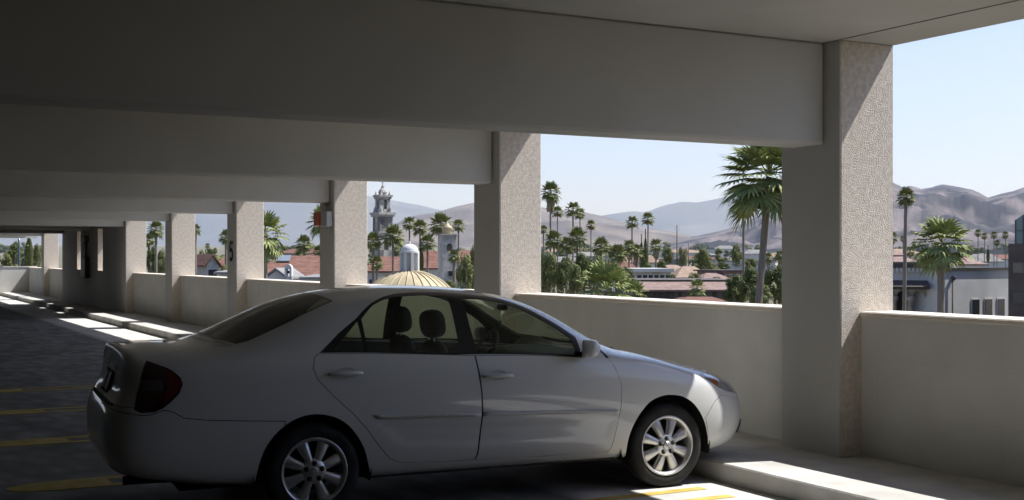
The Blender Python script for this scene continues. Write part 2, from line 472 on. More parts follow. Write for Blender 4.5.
def car_control():
    G = []
    G.append([(-.70,0,.20),(-.88,0,.24),(-.955,0,.40),(-.965,0,.53),(-.95,0,.64),(-.915,0,.715),(-.86,0,.765),(-.78,0,.80),(-.66,0,.84),(-.50,0,.885),(-.36,0,.92)])
    G.append([(-.69,.32,.20),(-.865,.36,.24),(-.94,.38,.40),(-.95,.38,.53),(-.935,.38,.64),(-.90,.37,.715),(-.845,.35,.765),(-.765,.32,.80),(-.64,.26,.84),(-.48,.15,.885),(-.33,0,.925)])
    G.append([(-.66,.56,.20),(-.80,.64,.24),(-.87,.67,.40),(-.88,.675,.53),(-.86,.67,.64),(-.82,.655,.715),(-.76,.62,.775),(-.68,.56,.82),(-.56,.46,.86),(-.40,.25,.905),(-.24,0,.945)])
    G.append([(-.55,.70,.20),(-.63,.79,.24),(-.69,.835,.40),(-.70,.84,.53),(-.67,.825,.66),(-.62,.80,.75),(-.57,.75,.81),(-.50,.67,.85),(-.40,.54,.89),(-.24,.28,.93),(-.10,0,.97)])
    def st(s, v0, v1, v2, v3, v4, v5, v6, v7, v8, v9, z10):
        G.append([(s,) + p for p in (v0, v1, v2, v3, v4, v5, v6, v7, v8, v9)] + [(s, 0, z10)])
    lo = ((.76,.20),(.85,.235),(.885,.42),(.905,.63))
    G.append([(-.36,.74,.20),(-.38,.85,.24),(-.42,.885,.40),(-.42,.895,.55),(-.40,.88,.70),(-.37,.86,.80),(-.34,.81,.855),(-.30,.72,.885),(-.22,.57,.92),(-.10,.3,.96),(0.0,0,.99)])
    G.append([(-.15,.76,.20),(-.15,.855,.24),(-.15,.89,.41),(-.15,.905,.60),(-.15,.895,.76),(-.14,.865,.875),(-.12,.805,.92),(-.09,.71,.945),(-.04,.55,.975),(.02,.3,1.0),(.06,0,1.01)])
    st(.12,*lo,(.905,.80),(.875,.945),(.815,.985),(.72,1.005),(.55,1.02),(.3,1.03),1.035)
    st(.34,*lo,(.905,.82),(.88,.98),(.83,1.005),(.75,1.02),(.60,1.045),(.33,1.07),1.075)
    st(.58,*lo,(.907,.84),(.88,1.005),(.835,1.05),(.775,1.085),(.62,1.16),(.34,1.215),1.235)
    st(.85,*lo,(.91,.85),(.88,1.02),(.815,1.14),(.735,1.255),(.61,1.325),(.33,1.37),1.385)
    st(1.2,*lo,(.91,.86),(.88,1.035),(.785,1.24),(.68,1.405),(.57,1.46),(.32,1.495),1.505)
    st(1.6,*lo,(.91,.87),(.88,1.055),(.775,1.28),(.665,1.455),(.56,1.50),(.32,1.53),1.54)
    st(2.0,*lo,(.91,.88),(.88,1.07),(.775,1.29),(.66,1.46),(.56,1.51),(.32,1.54),1.55)
    st(2.4,*lo,(.91,.89),(.88,1.085),(.78,1.27),(.67,1.42),(.56,1.475),(.32,1.515),1.53)
    st(2.75,*lo,(.91,.90),(.88,1.10),(.79,1.225),(.69,1.345),(.57,1.405),(.32,1.455),1.47)
    st(3.1,(.76,.20),(.85,.24),(.89,.43),(.905,.65),(.91,.91),(.88,1.09),(.81,1.145),(.72,1.195),(.585,1.255),(.32,1.30),1.315)
    st(3.4,(.76,.23),(.85,.26),(.885,.44),(.90,.66),(.90,.92),(.865,1.075),(.80,1.105),(.71,1.125),(.57,1.135),(.32,1.14),1.145)
    st(3.62,(.75,.26),(.84,.29),(.875,.45),(.89,.66),(.88,.93),(.84,1.06),(.78,1.10),(.69,1.125),(.54,1.145),(.30,1.16),1.165)
    G.append([(3.81,.72,.29),(3.86,.82,.32),(3.90,.86,.46),(3.90,.865,.68),(3.80,.845,.92),(3.79,.81,1.04),(3.785,.755,1.09),(3.78,.66,1.12),(3.76,.50,1.14),(3.75,.27,1.15),(3.74,0,1.155)])
    G.append([(3.90,.62,.31),(3.98,.70,.34),(4.02,.75,.50),(4.02,.75,.75),(3.915,.75,.87),(3.91,.745,1.02),(3.905,.71,1.10),(3.89,.61,1.145),(3.86,.45,1.155),(3.83,.23,1.158),(3.81,0,1.16)])
    G.append([(3.92,.36,.31),(4.00,.42,.34),(4.045,.46,.50),(4.045,.46,.76),(3.92,.46,.87),(3.915,.46,1.02),(3.91,.44,1.115),(3.90,.38,1.15),(3.875,.27,1.16),(3.86,.14,1.162),(3.85,0,1.165)])
    G.append([(3.92,0,.31),(4.00,0,.34),(4.045,0,.50),(4.045,0,.76),(3.92,0,.87),(3.915,0,1.02),(3.91,0,1.115),(3.905,0,1.15),(3.89,0,1.16),(3.875,0,1.163),(3.865,0,1.167)])
    G = np.array(G, float)
    G[19:, :, 0] += .04; G[18, :, 0] += .02; G[19:, 6:, 2] -= .012
    G[:, 0, 2] += .035; G[:, 1, 2] += .03
    G[:4, :, 0] += np.linspace(.05, .03, 4)[:, None] * np.array([1, 1, 1, 1, 1, 1, .6, .3, 0, 0, 0])
    m = np.array([1, -1, 1.])
    a = np.concatenate([[G[1] * m], G, [G[-2] * m]], 0)
    lo_ = 2 * a[:, 0] - a[:, 1]
    return np.concatenate([lo_[:, None], a, (a[:, -2] * m)[:, None]], 1)
GP = car_control()
TMAX, VMAX = 21.0, 10.0
def _basis(u, n):
    i = np.clip(np.floor(u).astype(int), 0, n - 2); f = u - i
    return i, np.stack([(1 - f) ** 3, 3 * f ** 3 - 6 * f ** 2 + 4, -3 * f ** 3 + 3 * f ** 2 + 3 * f + 1, f ** 3], -1) / 6
def surf(t, v):
    t = np.asarray(t, float); v = np.asarray(v, float)
    i, bt = _basis(t, 22); j, bv = _basis(v, 11)
    out = 0
    for a in range(4):
        for b in range(4):
            out = out + GP[i + a, j + b] * (bt[..., a] * bv[..., b])[..., None]
    return out
def surf_n(t, v):
    e = 1e-3
    t = np.asarray(t, float); v = np.asarray(v, float)
    du = surf(np.clip(t + e, 0, TMAX), v) - surf(np.clip(t - e, 0, TMAX), v)
    dv = surf(t, np.clip(v + e, 0, VMAX)) - surf(t, np.clip(v - e, 0, VMAX))
    n = np.cross(du, dv)
    n /= np.linalg.norm(n, axis=-1, keepdims=True) + 1e-12
    p = surf(t, v)
    c = np.stack([np.clip(p[..., 0], .1, 3.2), 0 * p[..., 1], 0 * p[..., 2] + .7], -1)
    s = np.sign(((p - c) * n).sum(-1)); s[s == 0] = 1
    return n * s[..., None]

NT, NV = 252, 120
_T, _V = np.meshgrid(np.linspace(0, TMAX, NT + 1), np.linspace(0, VMAX, NV + 1), indexing='ij')
_P = surf(_T, _V)
_vs = [Vector(p) for p in _P.reshape(-1, 3)]
_fs = []
for i in range(NT):
    for j in range(NV):
        a = i * (NV + 1) + j
        _fs.append((a, a + NV + 1, a + NV + 2)); _fs.append((a, a + NV + 2, a + 1))
CAR_BVH = BVHTree.FromPolygons(_vs, _fs)
_tv = np.stack([_T, _V], -1).reshape(-1, 2)

def hit_tv(o, d):
    loc, nrm, idx, dist = CAR_BVH.ray_cast(Vector(o), Vector(d).normalized())
    if loc is None:
        # nearest approach: march along the ray
        best = None
        o = Vector(o); d = Vector(d).normalized()
        for k in range(120):
            q = o + d * (6.0 + k * .05)
            l2, n2, i2, d2 = CAR_BVH.find_nearest(q)
            if best is None or d2 < best[0]: best = (d2, l2, i2)
        loc, idx = best[1], best[2]
    f = _fs[idx]
    wts = poly_3d_calc([_vs[q] for q in f], loc)
    r = sum(wts[k] * _tv[f[k]] for k in range(3))
    return (float(r[0]), float(r[1]))
def to_car(P):
    """world -> car frame (s, y, z)"""
    d = np.array(P[:2]) - CAR_A
    return (-(d @ CAR_H), (d @ CAR_N) + WY, P[2])
EYE_C = to_car((0, 0, EYE))
def px(x, y):
    wx, wy = wpt(x, 10.0)
    q = to_car((wx, wy, zpt(y, 10.0)))
    return hit_tv(EYE_C, [q[k] - EYE_C[k] for k in range(3)])
def top(s, y): return hit_tv((s, y, 4.0), (0, 0, -1))
def fro(y, z): return hit_tv((-4.0, y, z), (1, 0, 0))
def rea(y, z): return hit_tv((8.0, y, z), (-1, 0, 0))
def sid(s, z): return hit_tv((s, 4.0, z), (0, -1, 0))
def pxs(*a): return [px(x, y) for x, y in a]

KT, KV = .22, .17       # parameter -> roughly metres
def dens(poly, step=.03, closed=True):
    out = []
    n = len(poly)
    for i in range(n if closed else n - 1):
        a = np.array(poly[i]) * (KT, KV); b = np.array(poly[(i + 1) % n]) * (KT, KV)
        m = max(1, int(np.linalg.norm(b - a) / step))
        for k in range(m): out.append(tuple((a + (b - a) * k / m) / (KT, KV)))
    return out
def chaikin(poly, it=1):
    for _ in range(it):
        out = []
        n = len(poly)
        for i in range(n):
            a = np.array(poly[i]); b = np.array(poly[(i + 1) % n])
            out += [tuple(a * .75 + b * .25), tuple(a * .25 + b * .75)]
        poly = out
    return poly
def inset(poly, d):
    P = np.array(poly) * (KT, KV)
    n = len(P)
    A = 0.5 * sum(P[i][0] * P[(i + 1) % n][1] - P[(i + 1) % n][0] * P[i][1] for i in range(n))
    sg = 1 if A > 0 else -1
    out = []
    for i in range(n):
        a, b, c = P[i - 1], P[i], P[(i + 1) % n]
        e1 = (b - a) / (np.linalg.norm(b - a) + 1e-9); e2 = (c - b) / (np.linalg.norm(c - b) + 1e-9)
        n1 = np.array([-e1[1], e1[0]]) * sg; n2 = np.array([-e2[1], e2[0]]) * sg
        m = n1 + n2; L = np.linalg.norm(m)
        m = m / L if L > 1e-6 else n1
        out.append(tuple((b + m * d / max(.5, m @ n1)) / (KT, KV)))
    return out
def inside(poly, pts):
    P = np.array(poly); x, y = pts[:, 0], pts[:, 1]
    r = np.zeros(len(pts), bool)
    n = len(P)
    for i in range(n):
        x1, y1 = P[i]; x2, y2 = P[(i + 1) % n]
        if y1 == y2: continue
        c = ((y1 > y) != (y2 > y)) & (x < (x2 - x1) * (y - y1) / (y2 - y1) + x1)
        r ^= c
    return r

# outlines, in drawing order of priority
ARCH_F = pxs((625.5, 461), (627.6, 445), (634.3, 425), (649, 404), (660, 397.5), (672, 395), (686, 397), (698, 406), (706.5, 422), (709, 438), (706.5, 452))
ARCH_R = pxs((254, 483.5), (257, 468), (264.5, 448), (278, 431), (297, 418), (319, 413.8), (343, 420), (358.6, 437), (367.4, 456), (370.5, 478))
def arch(poly):
    a, b = poly[0], poly[-1]
    P = [tuple(p) for p in poly]
    for _ in range(2):
        Q = [P[0]]
        for p, q in zip(P[:-1], P[1:]): Q += [(p[0]*.75+q[0]*.25, p[1]*.75+q[1]*.25), (p[0]*.25+q[0]*.75, p[1]*.25+q[1]*.75)]
        P = Q + [P[-1]]
    return P + [(b[0], -1.0), (a[0], -1.0)]
OUT = []     # (name, polygon in (t, v))
OUT.append(('hole', arch(ARCH_F)))
OUT.append(('hole', arch(ARCH_R)))
lipf = inset(arch(ARCH_F), -.012); lipr = inset(arch(ARCH_R), -.012)
P_Q = pxs((333, 351.3), (345, 336.5), (357, 322), (364, 352))
P_R = pxs((367.5, 352.6), (361.3, 319.5), (373, 305.5), (384, 300), (400, 297.2), (420, 295.9), (446, 296.2), (452, 312), (457, 335), (460.5, 353.4))
P_F = pxs((477.5, 353.8), (470, 326), (462, 299.5), (480, 300), (503, 304), (520, 310), (538, 319), (556, 329), (571, 339.5), (577.5, 355.3))
DLO = pxs((319, 353.6), (338, 334), (356, 318.7), (372, 302.8), (383, 296.8), (395.6, 293.6), (419, 292.0), (446, 292.6), (477, 295.3), (504, 299.8), (522, 306.1), (540, 315.1), (558, 325), (576, 336.7), (583.3, 358), (450, 355.4))
OUT.append(('side_window_quarter', P_Q))
OUT.append(('side_window_rear', P_R))
OUT.append(('side_window_front', P_F))
OUT.append(('window_frame', DLO))
OUT.append(('windshield_seal', pxs((595.5, 346.8), (598, 346.8), (610.5, 358.6), (607, 358.6))))
OUT.append(('molding_rear', pxs((373, 415.8), (481.6, 413.2), (481.4, 416.8), (378, 419.6))))
OUT.append(('molding_front', pxs((484.2, 413.0), (618, 410.8), (620.5, 412.6), (619, 413.8), (484, 416.6))))
RD = pxs((317, 354.4), (313.6, 358.5), (312.6, 370), (318, 381.6), (333, 397), (353, 414.8), (366.4, 429.7), (379.7, 448), (389.6, 459.8), (399.6, 464), (432.8, 463.2), (474.3, 461), (477.8, 456), (481.3, 433), (483.3, 413), (482.5, 393), (479.6, 373.3), (475.5, 356))
FD = pxs((475.5, 356), (479.6, 373.3), (482.5, 393), (483.3, 413), (481.3, 433), (477.8, 456), (475.5, 461), (540, 457.3), (608.8, 453.2), (613, 448), (618.7, 426.4), (622.9, 406.5), (623, 386.6), (617.5, 370), (610.4, 360), (607, 357.5), (584, 358))
OUT.append(('rear_door', inset(dens(RD), .0032)))
OUT.append(('door_seal', dens(RD)))
OUT.append(('front_door', inset(dens(FD), .0032)))
OUT.append(('door_seal', dens(FD)))
# lamps
HL = pxs((703, 374), (708, 371.5), (714, 371.9), (720.7, 377), (725.8, 383.6), (728, 391.6), (721.6, 388.8), (712, 382.8), (706, 377.4))
HLv = HL[:5] + [fro(.50, .70), fro(.56, .64)] + HL[5:]
HLc = [HL[0], HL[1], HL[2], fro(.42, .80), fro(.36, .73), fro(.38, .665), fro(.56, .655), HL[5], HL[6], HL[7], HL[8]]
OUT.append(('turn_signal', pxs((709, 378), (713, 377.8), (718.6, 378.5), (719.8, 387), (715, 384))))
OUT.append(('headlight', inset(dens(HLc), .006)))
OUT.append(('headlight_seal', dens(HLc)))
TL = pxs((145.3, 361.3), (158, 365.5), (170, 370.6), (179.3, 378.3), (181.8, 385), (178.4, 394.4), (170, 403), (161.4, 409.7), (153, 413.5), (139.3, 414), (132.5, 411), (135, 394.4), (139.3, 379))
OUT.append(('clear_band', pxs((139.5, 380.5), (160, 380.5), (162.5, 391), (137.5, 393))))
OUT.append(('red_lens', pxs((164, 370), (170, 372.4), (178, 379.5), (180, 385), (176.8, 393.4), (169, 401), (160, 408), (165, 395), (167, 383))))
OUT.append(('tail_light', inset(dens(TL), .007)))
OUT.append(('tail_light_seal', dens(TL)))
# glass
WS = [top(.27, 0), top(.29, .3), top(.38, .56), top(.53, .73), px(577, 332), top(.86, .69), top(1.05, .625), top(1.20, .56), top(1.25, .3), top(1.27, 0)]
WS = [top(.27, 0), top(.29, .3), top(.37, .55), top(.52, .715), top(.70, .695), top(.86, .66), top(1.04, .60), top(1.17, .54), top(1.23, .3), top(1.25, 0)]
WS[0] = (WS[0][0], VMAX + .5); WS[-1] = (WS[-1][0], VMAX + .5)
OUT.append(('windshield', inset(dens(WS), .012)))
OUT.append(('windshield_seal', dens(WS)))
RWp = pxs((234.5, 344.6), (247, 341.5), (260, 335.8), (290.4, 321.6), (312, 310.6), (333, 301.4))
a0 = surf(*RWp[-1]); b0 = surf(*RWp[0])
RW = RWp + [top(float(a0[0]) + .03, .30), (top(float(a0[0]) + .05, 0)[0], VMAX + .5), (top(float(b0[0]) + .10, 0)[0], VMAX + .5), top(float(b0[0]) + .08, .32)]
OUT.append(('rear_window', inset(dens(RW), .014)))
OUT.append(('rear_window_seal', dens(RW)))
# bumper, bonnet and boot edges
BR = pxs((285, 421.7), (250, 421.6), (205, 420.8), (183, 418.8), (172, 412.5), (163, 410.8), (150, 415.5), (139, 416), (130, 414.6))
BRp = BR + [rea(.40, .785), rea(.2, .775), (TMAX + 1, rea(.0, .775)[1]), (TMAX + 1, -1.0), (BR[0][0], -1.0)]
OUT.append(('rear_bumper_seam', dens([rea(.63, .795), rea(.64, .81), rea(.45, .815), rea(.2, .815), (TMAX + 1, rea(0, .815)[1]), (TMAX + 1, rea(0, .79)[1]), rea(.2, .79), rea(.45, .79)])))
OUT.append(('rear_bumper', inset(dens(BRp), .004)))
OUT.append(('rear_bumper_seam', dens(BRp)))
BF = pxs((709.5, 428), (722, 408), (727, 398))
BFp = [(px(707, 418)[0], px(707, 418)[1]), px(716, 402.5), px(722.5, 395.5), fro(.64, .625), fro(.45, .635), fro(.3, .64), (-1, fro(.05, .64)[1]), (-1, -1), (px(706.5, 452)[0], -1)]
OUT.append(('front_bumper', inset(dens(BFp), .003)))
OUT.append(('front_bumper_seam', dens(BFp)))
TRp = pxs((146, 359.8), (139.3, 378), (134.2, 394), (131.5, 409))
TR = [(TMAX + 1, rea(0, .80)[1]), rea(.2, .80), rea(.42, .805), TRp[3], TRp[2], TRp[1], TRp[0]] + pxs((166, 353.8), (190, 348.8), (215, 346.2), (233, 346.6)) + [top(float(b0[0]) + .12, .32), (top(float(b0[0]) + .14, 0)[0], VMAX + .5), (TMAX + 1, VMAX + .5)]
OUT.append(('trunk_lid', inset(dens(TR), .004)))
OUT.append(('trunk_seam', dens(TR)))
GR = [(-1, fro(.0, .665)[1]), fro(.3, .66), fro(.33, .70), fro(.30, .745), (-1, fro(0, .745)[1])]
OUT.append(('grille', dens(GR)))
HD = [(-1, fro(0, .76)[1]), fro(.35, .755), fro(.40, .80), top(-.50, .60), top(-.25, .69), top(.05, .72), top(.34, .735), top(.34, .55), top(.25, .3), (top(.23, 0)[0], VMAX + .5), (-1, VMAX + .5)]
OUT.append(('hood', inset(dens(HD), .004)))
OUT.append(('hood_seam', dens(HD)))

# one constrained triangulation of the half body in parameter space
def triangulate():
    vs, es = [], []
    def loop(poly):
        b = len(vs)
        for p in poly: vs.append((min(max(p[0], 0), TMAX) * KT, min(max(p[1], 0), VMAX) * KV))
        n = len(poly)
        for i in range(n): es.append((b + i, b + (i + 1) % n))
    loop([(0, 0), (TMAX, 0), (TMAX, VMAX), (0, VMAX)])
    for n_, p in OUT: loop(dens(p, .035))
    ts = np.linspace(0, TMAX, int(TMAX * 8) + 1); vv = np.linspace(0, VMAX, int(VMAX * 8) + 1)
    for t in ts:
        for v in vv: vs.append((t * KT, v * KV))
    r = delaunay_2d_cdt([Vector(p) for p in vs], es, [], 0, 1e-5)
    V = np.array([(p[0] / KT, p[1] / KV) for p in r[0]])
    F = np.array([f for f in r[2] if len(f) == 3])
    return V, F
TV, TF = triangulate()
_c = TV[TF].mean(1)
TREG = np.full(len(TF), 'body', dtype=object)
_done = np.zeros(len(TF), bool)
for nm, poly in OUT:
    m = inside(poly, _c) & ~_done
    TREG[m] = nm; _done |= m
SP3 = surf(np.clip(TV[:, 0], 0, TMAX), np.clip(TV[:, 1], 0, VMAX))
SN3 = surf_n(np.clip(TV[:, 0], 0, TMAX), np.clip(TV[:, 1], 0, VMAX))

# pressed recess along the lower doors (real relief, 9 mm deep)
REC = pxs((372.5, 422), (381, 430), (393, 446), (404, 449.5), (476, 449), (612, 444), (617.5, 424), (619, 417), (484, 419.5), (390, 421))
def seg_dist(poly, pts):
    P = np.array(poly) * (KT, KV); Q = pts * (KT, KV); d = np.full(len(Q), 9.)
    for i in range(len(P)):
        a, b = P[i], P[(i + 1) % len(P)]; ab = b - a
        t = np.clip(((Q - a) @ ab) / (ab @ ab), 0, 1)
        d = np.minimum(d, np.linalg.norm(Q - (a + t[:, None] * ab), axis=1))
    return d
def relief(t_v):
    d = seg_dist(REC, t_v); ins = inside(REC, t_v)
    x = np.clip(np.where(ins, d, 0) / .06, 0, 1)
    return -.006 * (x * x * (3 - 2 * x))
_R = relief(TV)
for _e, _ax in ((.02, 0), (.02, 1)):
    pass
SP3 = SP3 + SN3 * _R[:, None]
_sl = []
for k, K in ((0, KT), (1, KV)):
    q = TV.copy(); q[:, k] += .03; q2 = TV.copy(); q2[:, k] -= .03
    _sl.append((relief(q) - relief(q2)) / (.06 * K))
_du = surf(np.clip(TV[:, 0] + .01, 0, TMAX), np.clip(TV[:, 1], 0, VMAX)) - surf(np.clip(TV[:, 0] - .01, 0, TMAX), np.clip(TV[:, 1], 0, VMAX))
_dv = surf(np.clip(TV[:, 0], 0, TMAX), np.clip(TV[:, 1] + .01, 0, VMAX)) - surf(np.clip(TV[:, 0], 0, TMAX), np.clip(TV[:, 1] - .01, 0, VMAX))
_du /= np.linalg.norm(_du, axis=1, keepdims=True) + 1e-9; _dv /= np.linalg.norm(_dv, axis=1, keepdims=True) + 1e-9
SN3 = SN3 - _du * _sl[0][:, None] - _dv * _sl[1][:, None]
SN3 /= np.linalg.norm(SN3, axis=1, keepdims=True)

def car_xyz(p):          # car frame -> the car Empty's local frame (x forward, y left)
    p = np.asarray(p)
    return np.stack([-p[..., 0], -p[..., 1], p[..., 2]], -1)

def panel(name, regs, mt, parent, side='both', off=0.0, label=None, cond=None, thick=0.0):
    sel = np.isin(TREG, regs)
    if cond is not None: sel &= cond(surf(np.clip(_c[:, 0], 0, TMAX), np.clip(_c[:, 1], 0, VMAX)))
    F = TF[sel]
    ids, inv = np.unique(F, return_inverse=True)
    F = inv.reshape(-1, 3)
    P = SP3[ids] + SN3[ids] * off; Nn = SN3[ids]
    V, NN, FF = [], [], []
    for s in ((1, -1) if side == 'both' else (1,) if side == 'right' else (-1,)):
        p = car_xyz(P); n = car_xyz(Nn)
        if s < 0: p = p * (1, -1, 1); n = n * (1, -1, 1)
        f = F.copy()
        fn = np.cross(p[f[:, 1]] - p[f[:, 0]], p[f[:, 2]] - p[f[:, 0]])
        fl = (fn * n[f[:, 0]]).sum(1) < 0
        f[fl] = f[fl][:, ::-1]
        b = sum(len(q) for q in V)
        V.append(p); NN.append(n); FF.append(f + b)
    V = np.concatenate(V); NN = np.concatenate(NN); FF = np.concatenate(FF)
    me = bpy.data.meshes.new(name)
    me.from_pydata(V.tolist(), [], FF.tolist())
    me.materials.append(mt)
    me.polygons.foreach_set('use_smooth', [True] * len(FF))
    me.normals_split_custom_set_from_vertices(NN.tolist())
    me.update()
    o = bpy.data.objects.new(name, me); C.objects.link(o); o.parent = parent
    if thick and name == 'side_molding':
        md = o.modifiers.new('shell', 'SOLIDIFY'); md.thickness = thick; md.offset = -1; md.use_rim = True
    return tag(o, label)

M['carpaint'] = mat('white_car_paint', (0.64, 0.635, 0.615), 0.38, coat=1.0)
M['trimwhite'] = mat('white_moulding', (0.60, 0.60, 0.58), 0.45)
M['rubber'] = mat('dark_rubber', (0.02, 0.02, 0.02), 0.7)
M['frame'] = mat('gloss_black_frame', (0.012, 0.012, 0.014), 0.3)
M['tyre'] = noisy('tyre_rubber', (0.018, 0.018, 0.018), (0.035, 0.034, 0.033), scale=9, rough=0.8)
M['alloy'] = mat('silver_alloy', (0.62, 0.62, 0.63), 0.34, metal=0.75)
M['chrome'] = mat('chrome', (0.75, 0.75, 0.75), 0.12, metal=1.0)
M['seat'] = noisy('grey_cloth', (0.06, 0.058, 0.055), (0.09, 0.087, 0.08), scale=40, rough=0.95)
M['inner'] = mat('grey_cabin_trim', (0.10, 0.098, 0.09), 0.85)
M['amber'] = mat('amber_lens', (0.36, 0.10, 0.03), 0.15, coat=1)
M['lamp'] = mat('clear_lamp_lens', (0.42, 0.43, 0.45), 0.12, metal=0.55, coat=1)
M['redlens'] = mat('red_lens', (0.10, 0.008, 0.006), 0.15, coat=1)
M['darklens'] = mat('smoked_red_lens', (0.035, 0.006, 0.006), 0.12, coat=1)
M['bandlens'] = mat('clear_reverse_lens', (0.10, 0.09, 0.085), 0.15, metal=.3, coat=1)
def glass_mat(name, tint, refl=1.0):
    m = bpy.data.materials.new(name); m.use_nodes = True
    t = m.node_tree; N = t.nodes; L = t.links; N.clear()
    tr = N.new('ShaderNodeBsdfTransparent'); tr.inputs[0].default_value = (*tint, 1)
    gl = N.new('ShaderNodeBsdfGlossy'); gl.inputs['Roughness'].default_value = 0.02
    lw = N.new('ShaderNodeLayerWeight'); lw.inputs['Blend'].default_value = .5
    pw = N.new('ShaderNodeMath'); pw.operation = 'POWER'; pw.inputs[1].default_value = 4.5; L.new(lw.outputs['Facing'], pw.inputs[0])
    fr = N.new('ShaderNodeMath'); fr.operation = 'MULTIPLY_ADD'; fr.inputs[1].default_value = .8; fr.inputs[2].default_value = .06; L.new(pw.outputs[0], fr.inputs[0])
    mx = N.new('ShaderNodeMixShader'); o = N.new('ShaderNodeOutputMaterial')
    L.new(fr.outputs[0], mx.inputs[0]); L.new(tr.outputs[0], mx.inputs[1]); L.new(gl.outputs[0], mx.inputs[2]); L.new(mx.outputs[0], o.inputs[0])
    return m
M['glass'] = glass_mat('tinted_glass', (0.74, 0.82, 0.70))
M['rearglass'] = glass_mat('rear_tinted_glass', (0.22, 0.25, 0.21))

cc = CAR_A - CAR_N * WY + np.array([.018, .045])
car = empty('sedan_car', (cc[0], cc[1], 0), CAR_ANG, 'white four-door sedan parked nose-in toward the parapet wall', 'car')
panel('body_shell', ['body'], M['carpaint'], car, thick=.004)
for q in ('rear_bumper_seam', 'front_bumper_seam', 'trunk_seam', 'hood_seam'): panel(q, [q], M['rubber'], car, off=-.004, label='dark shut line')
panel('hood', ['hood'], M['carpaint'], car)
panel('trunk_lid', ['trunk_lid'], M['carpaint'], car)
panel('front_bumper', ['front_bumper'], M['carpaint'], car)
panel('rear_bumper', ['rear_bumper'], M['carpaint'], car)
panel('grille', ['grille'], M['frame'], car, off=-.01, label='dark front grille')
panel('windshield', ['windshield'], M['glass'], car, label='tinted windshield glass')
panel('windshield_seal', ['windshield_seal'], M['frame'], car, label='black glass edge')
panel('rear_window', ['rear_window'], M['rearglass'], car, label='dark tinted rear glass')
panel('rear_window_seal', ['rear_window_seal'], M['frame'], car, label='black glass edge')
for sd in ('right', 'left'):
    d = panel('front_door', ['front_door'], M['carpaint'], car, sd, thick=.004)
    panel('window_glass', ['side_window_front'], M['glass'], d, sd, off=-.006, label='tinted front side glass')
    panel('window_frame', ['window_frame'], M['frame'], d, sd, label='black window frame', cond=lambda p: p[:, 0] < 1.64 + (1.06 - p[:, 2]) * .3)
    panel('side_molding', ['molding_front'], M['trimwhite'], d, sd, off=.012, thick=.012, label='raised protective strip')
    d2 = panel('rear_door', ['rear_door'], M['carpaint'], car, sd, thick=.004)
    panel('window_glass', ['side_window_rear'], M['glass'], d2, sd, off=-.006, label='tinted rear side glass')
    panel('quarter_glass', ['side_window_quarter'], M['glass'], d2, sd, off=-.006, label='small triangular pane')
    panel('window_frame', ['window_frame'], M['frame'], d2, sd, label='black window frame', cond=lambda p: ~(p[:, 0] < 1.64 + (1.06 - p[:, 2]) * .3))
    panel('side_molding', ['molding_rear'], M['trimwhite'], d2, sd, off=.012, thick=.012, label='raised protective strip')
    panel('door_seal', ['door_seal'], M['rubber'], car, sd, off=-.006, label='dark door gap')
    h = panel('headlight', ['headlight'], M['lamp'], car, sd, label='clear wraparound headlight')
    panel('turn_signal', ['turn_signal'], M['amber'], h, sd, label='amber turn signal')
    l = panel('tail_light', ['tail_light'], M['darklens'], car, sd, off=.002, label='dark red wraparound tail light')
    panel('red_reflector', ['red_lens'], M['redlens'], l, sd, off=.003, label='brighter red outer lens')
    panel('reverse_light', ['clear_band'], M['bandlens'], l, sd, off=.003, label='clear reversing lens')
    for q in ('headlight_seal', 'tail_light_seal'): panel(q, [q], M['rubber'], car, sd, off=-.003, label='dark gap round the lamp')
# cabin lining: roof, pillars and door cards seen through the glass
panel('headliner', ['body'], M['inner'], car, off=-.014, label='grey cabin lining', cond=lambda p: (p[:, 0] > .5) & (p[:, 0] < 3.3) & (p[:, 2] > 1.0))
for sd in ('right', 'left'):
    panel('door_card', ['front_door', 'molding_front'], M['inner'], car, sd, off=-.035, label='grey inner door lining')
    panel('door_card', ['rear_door', 'molding_rear'], M['inner'], car, sd, off=-.035, label='grey inner door lining')

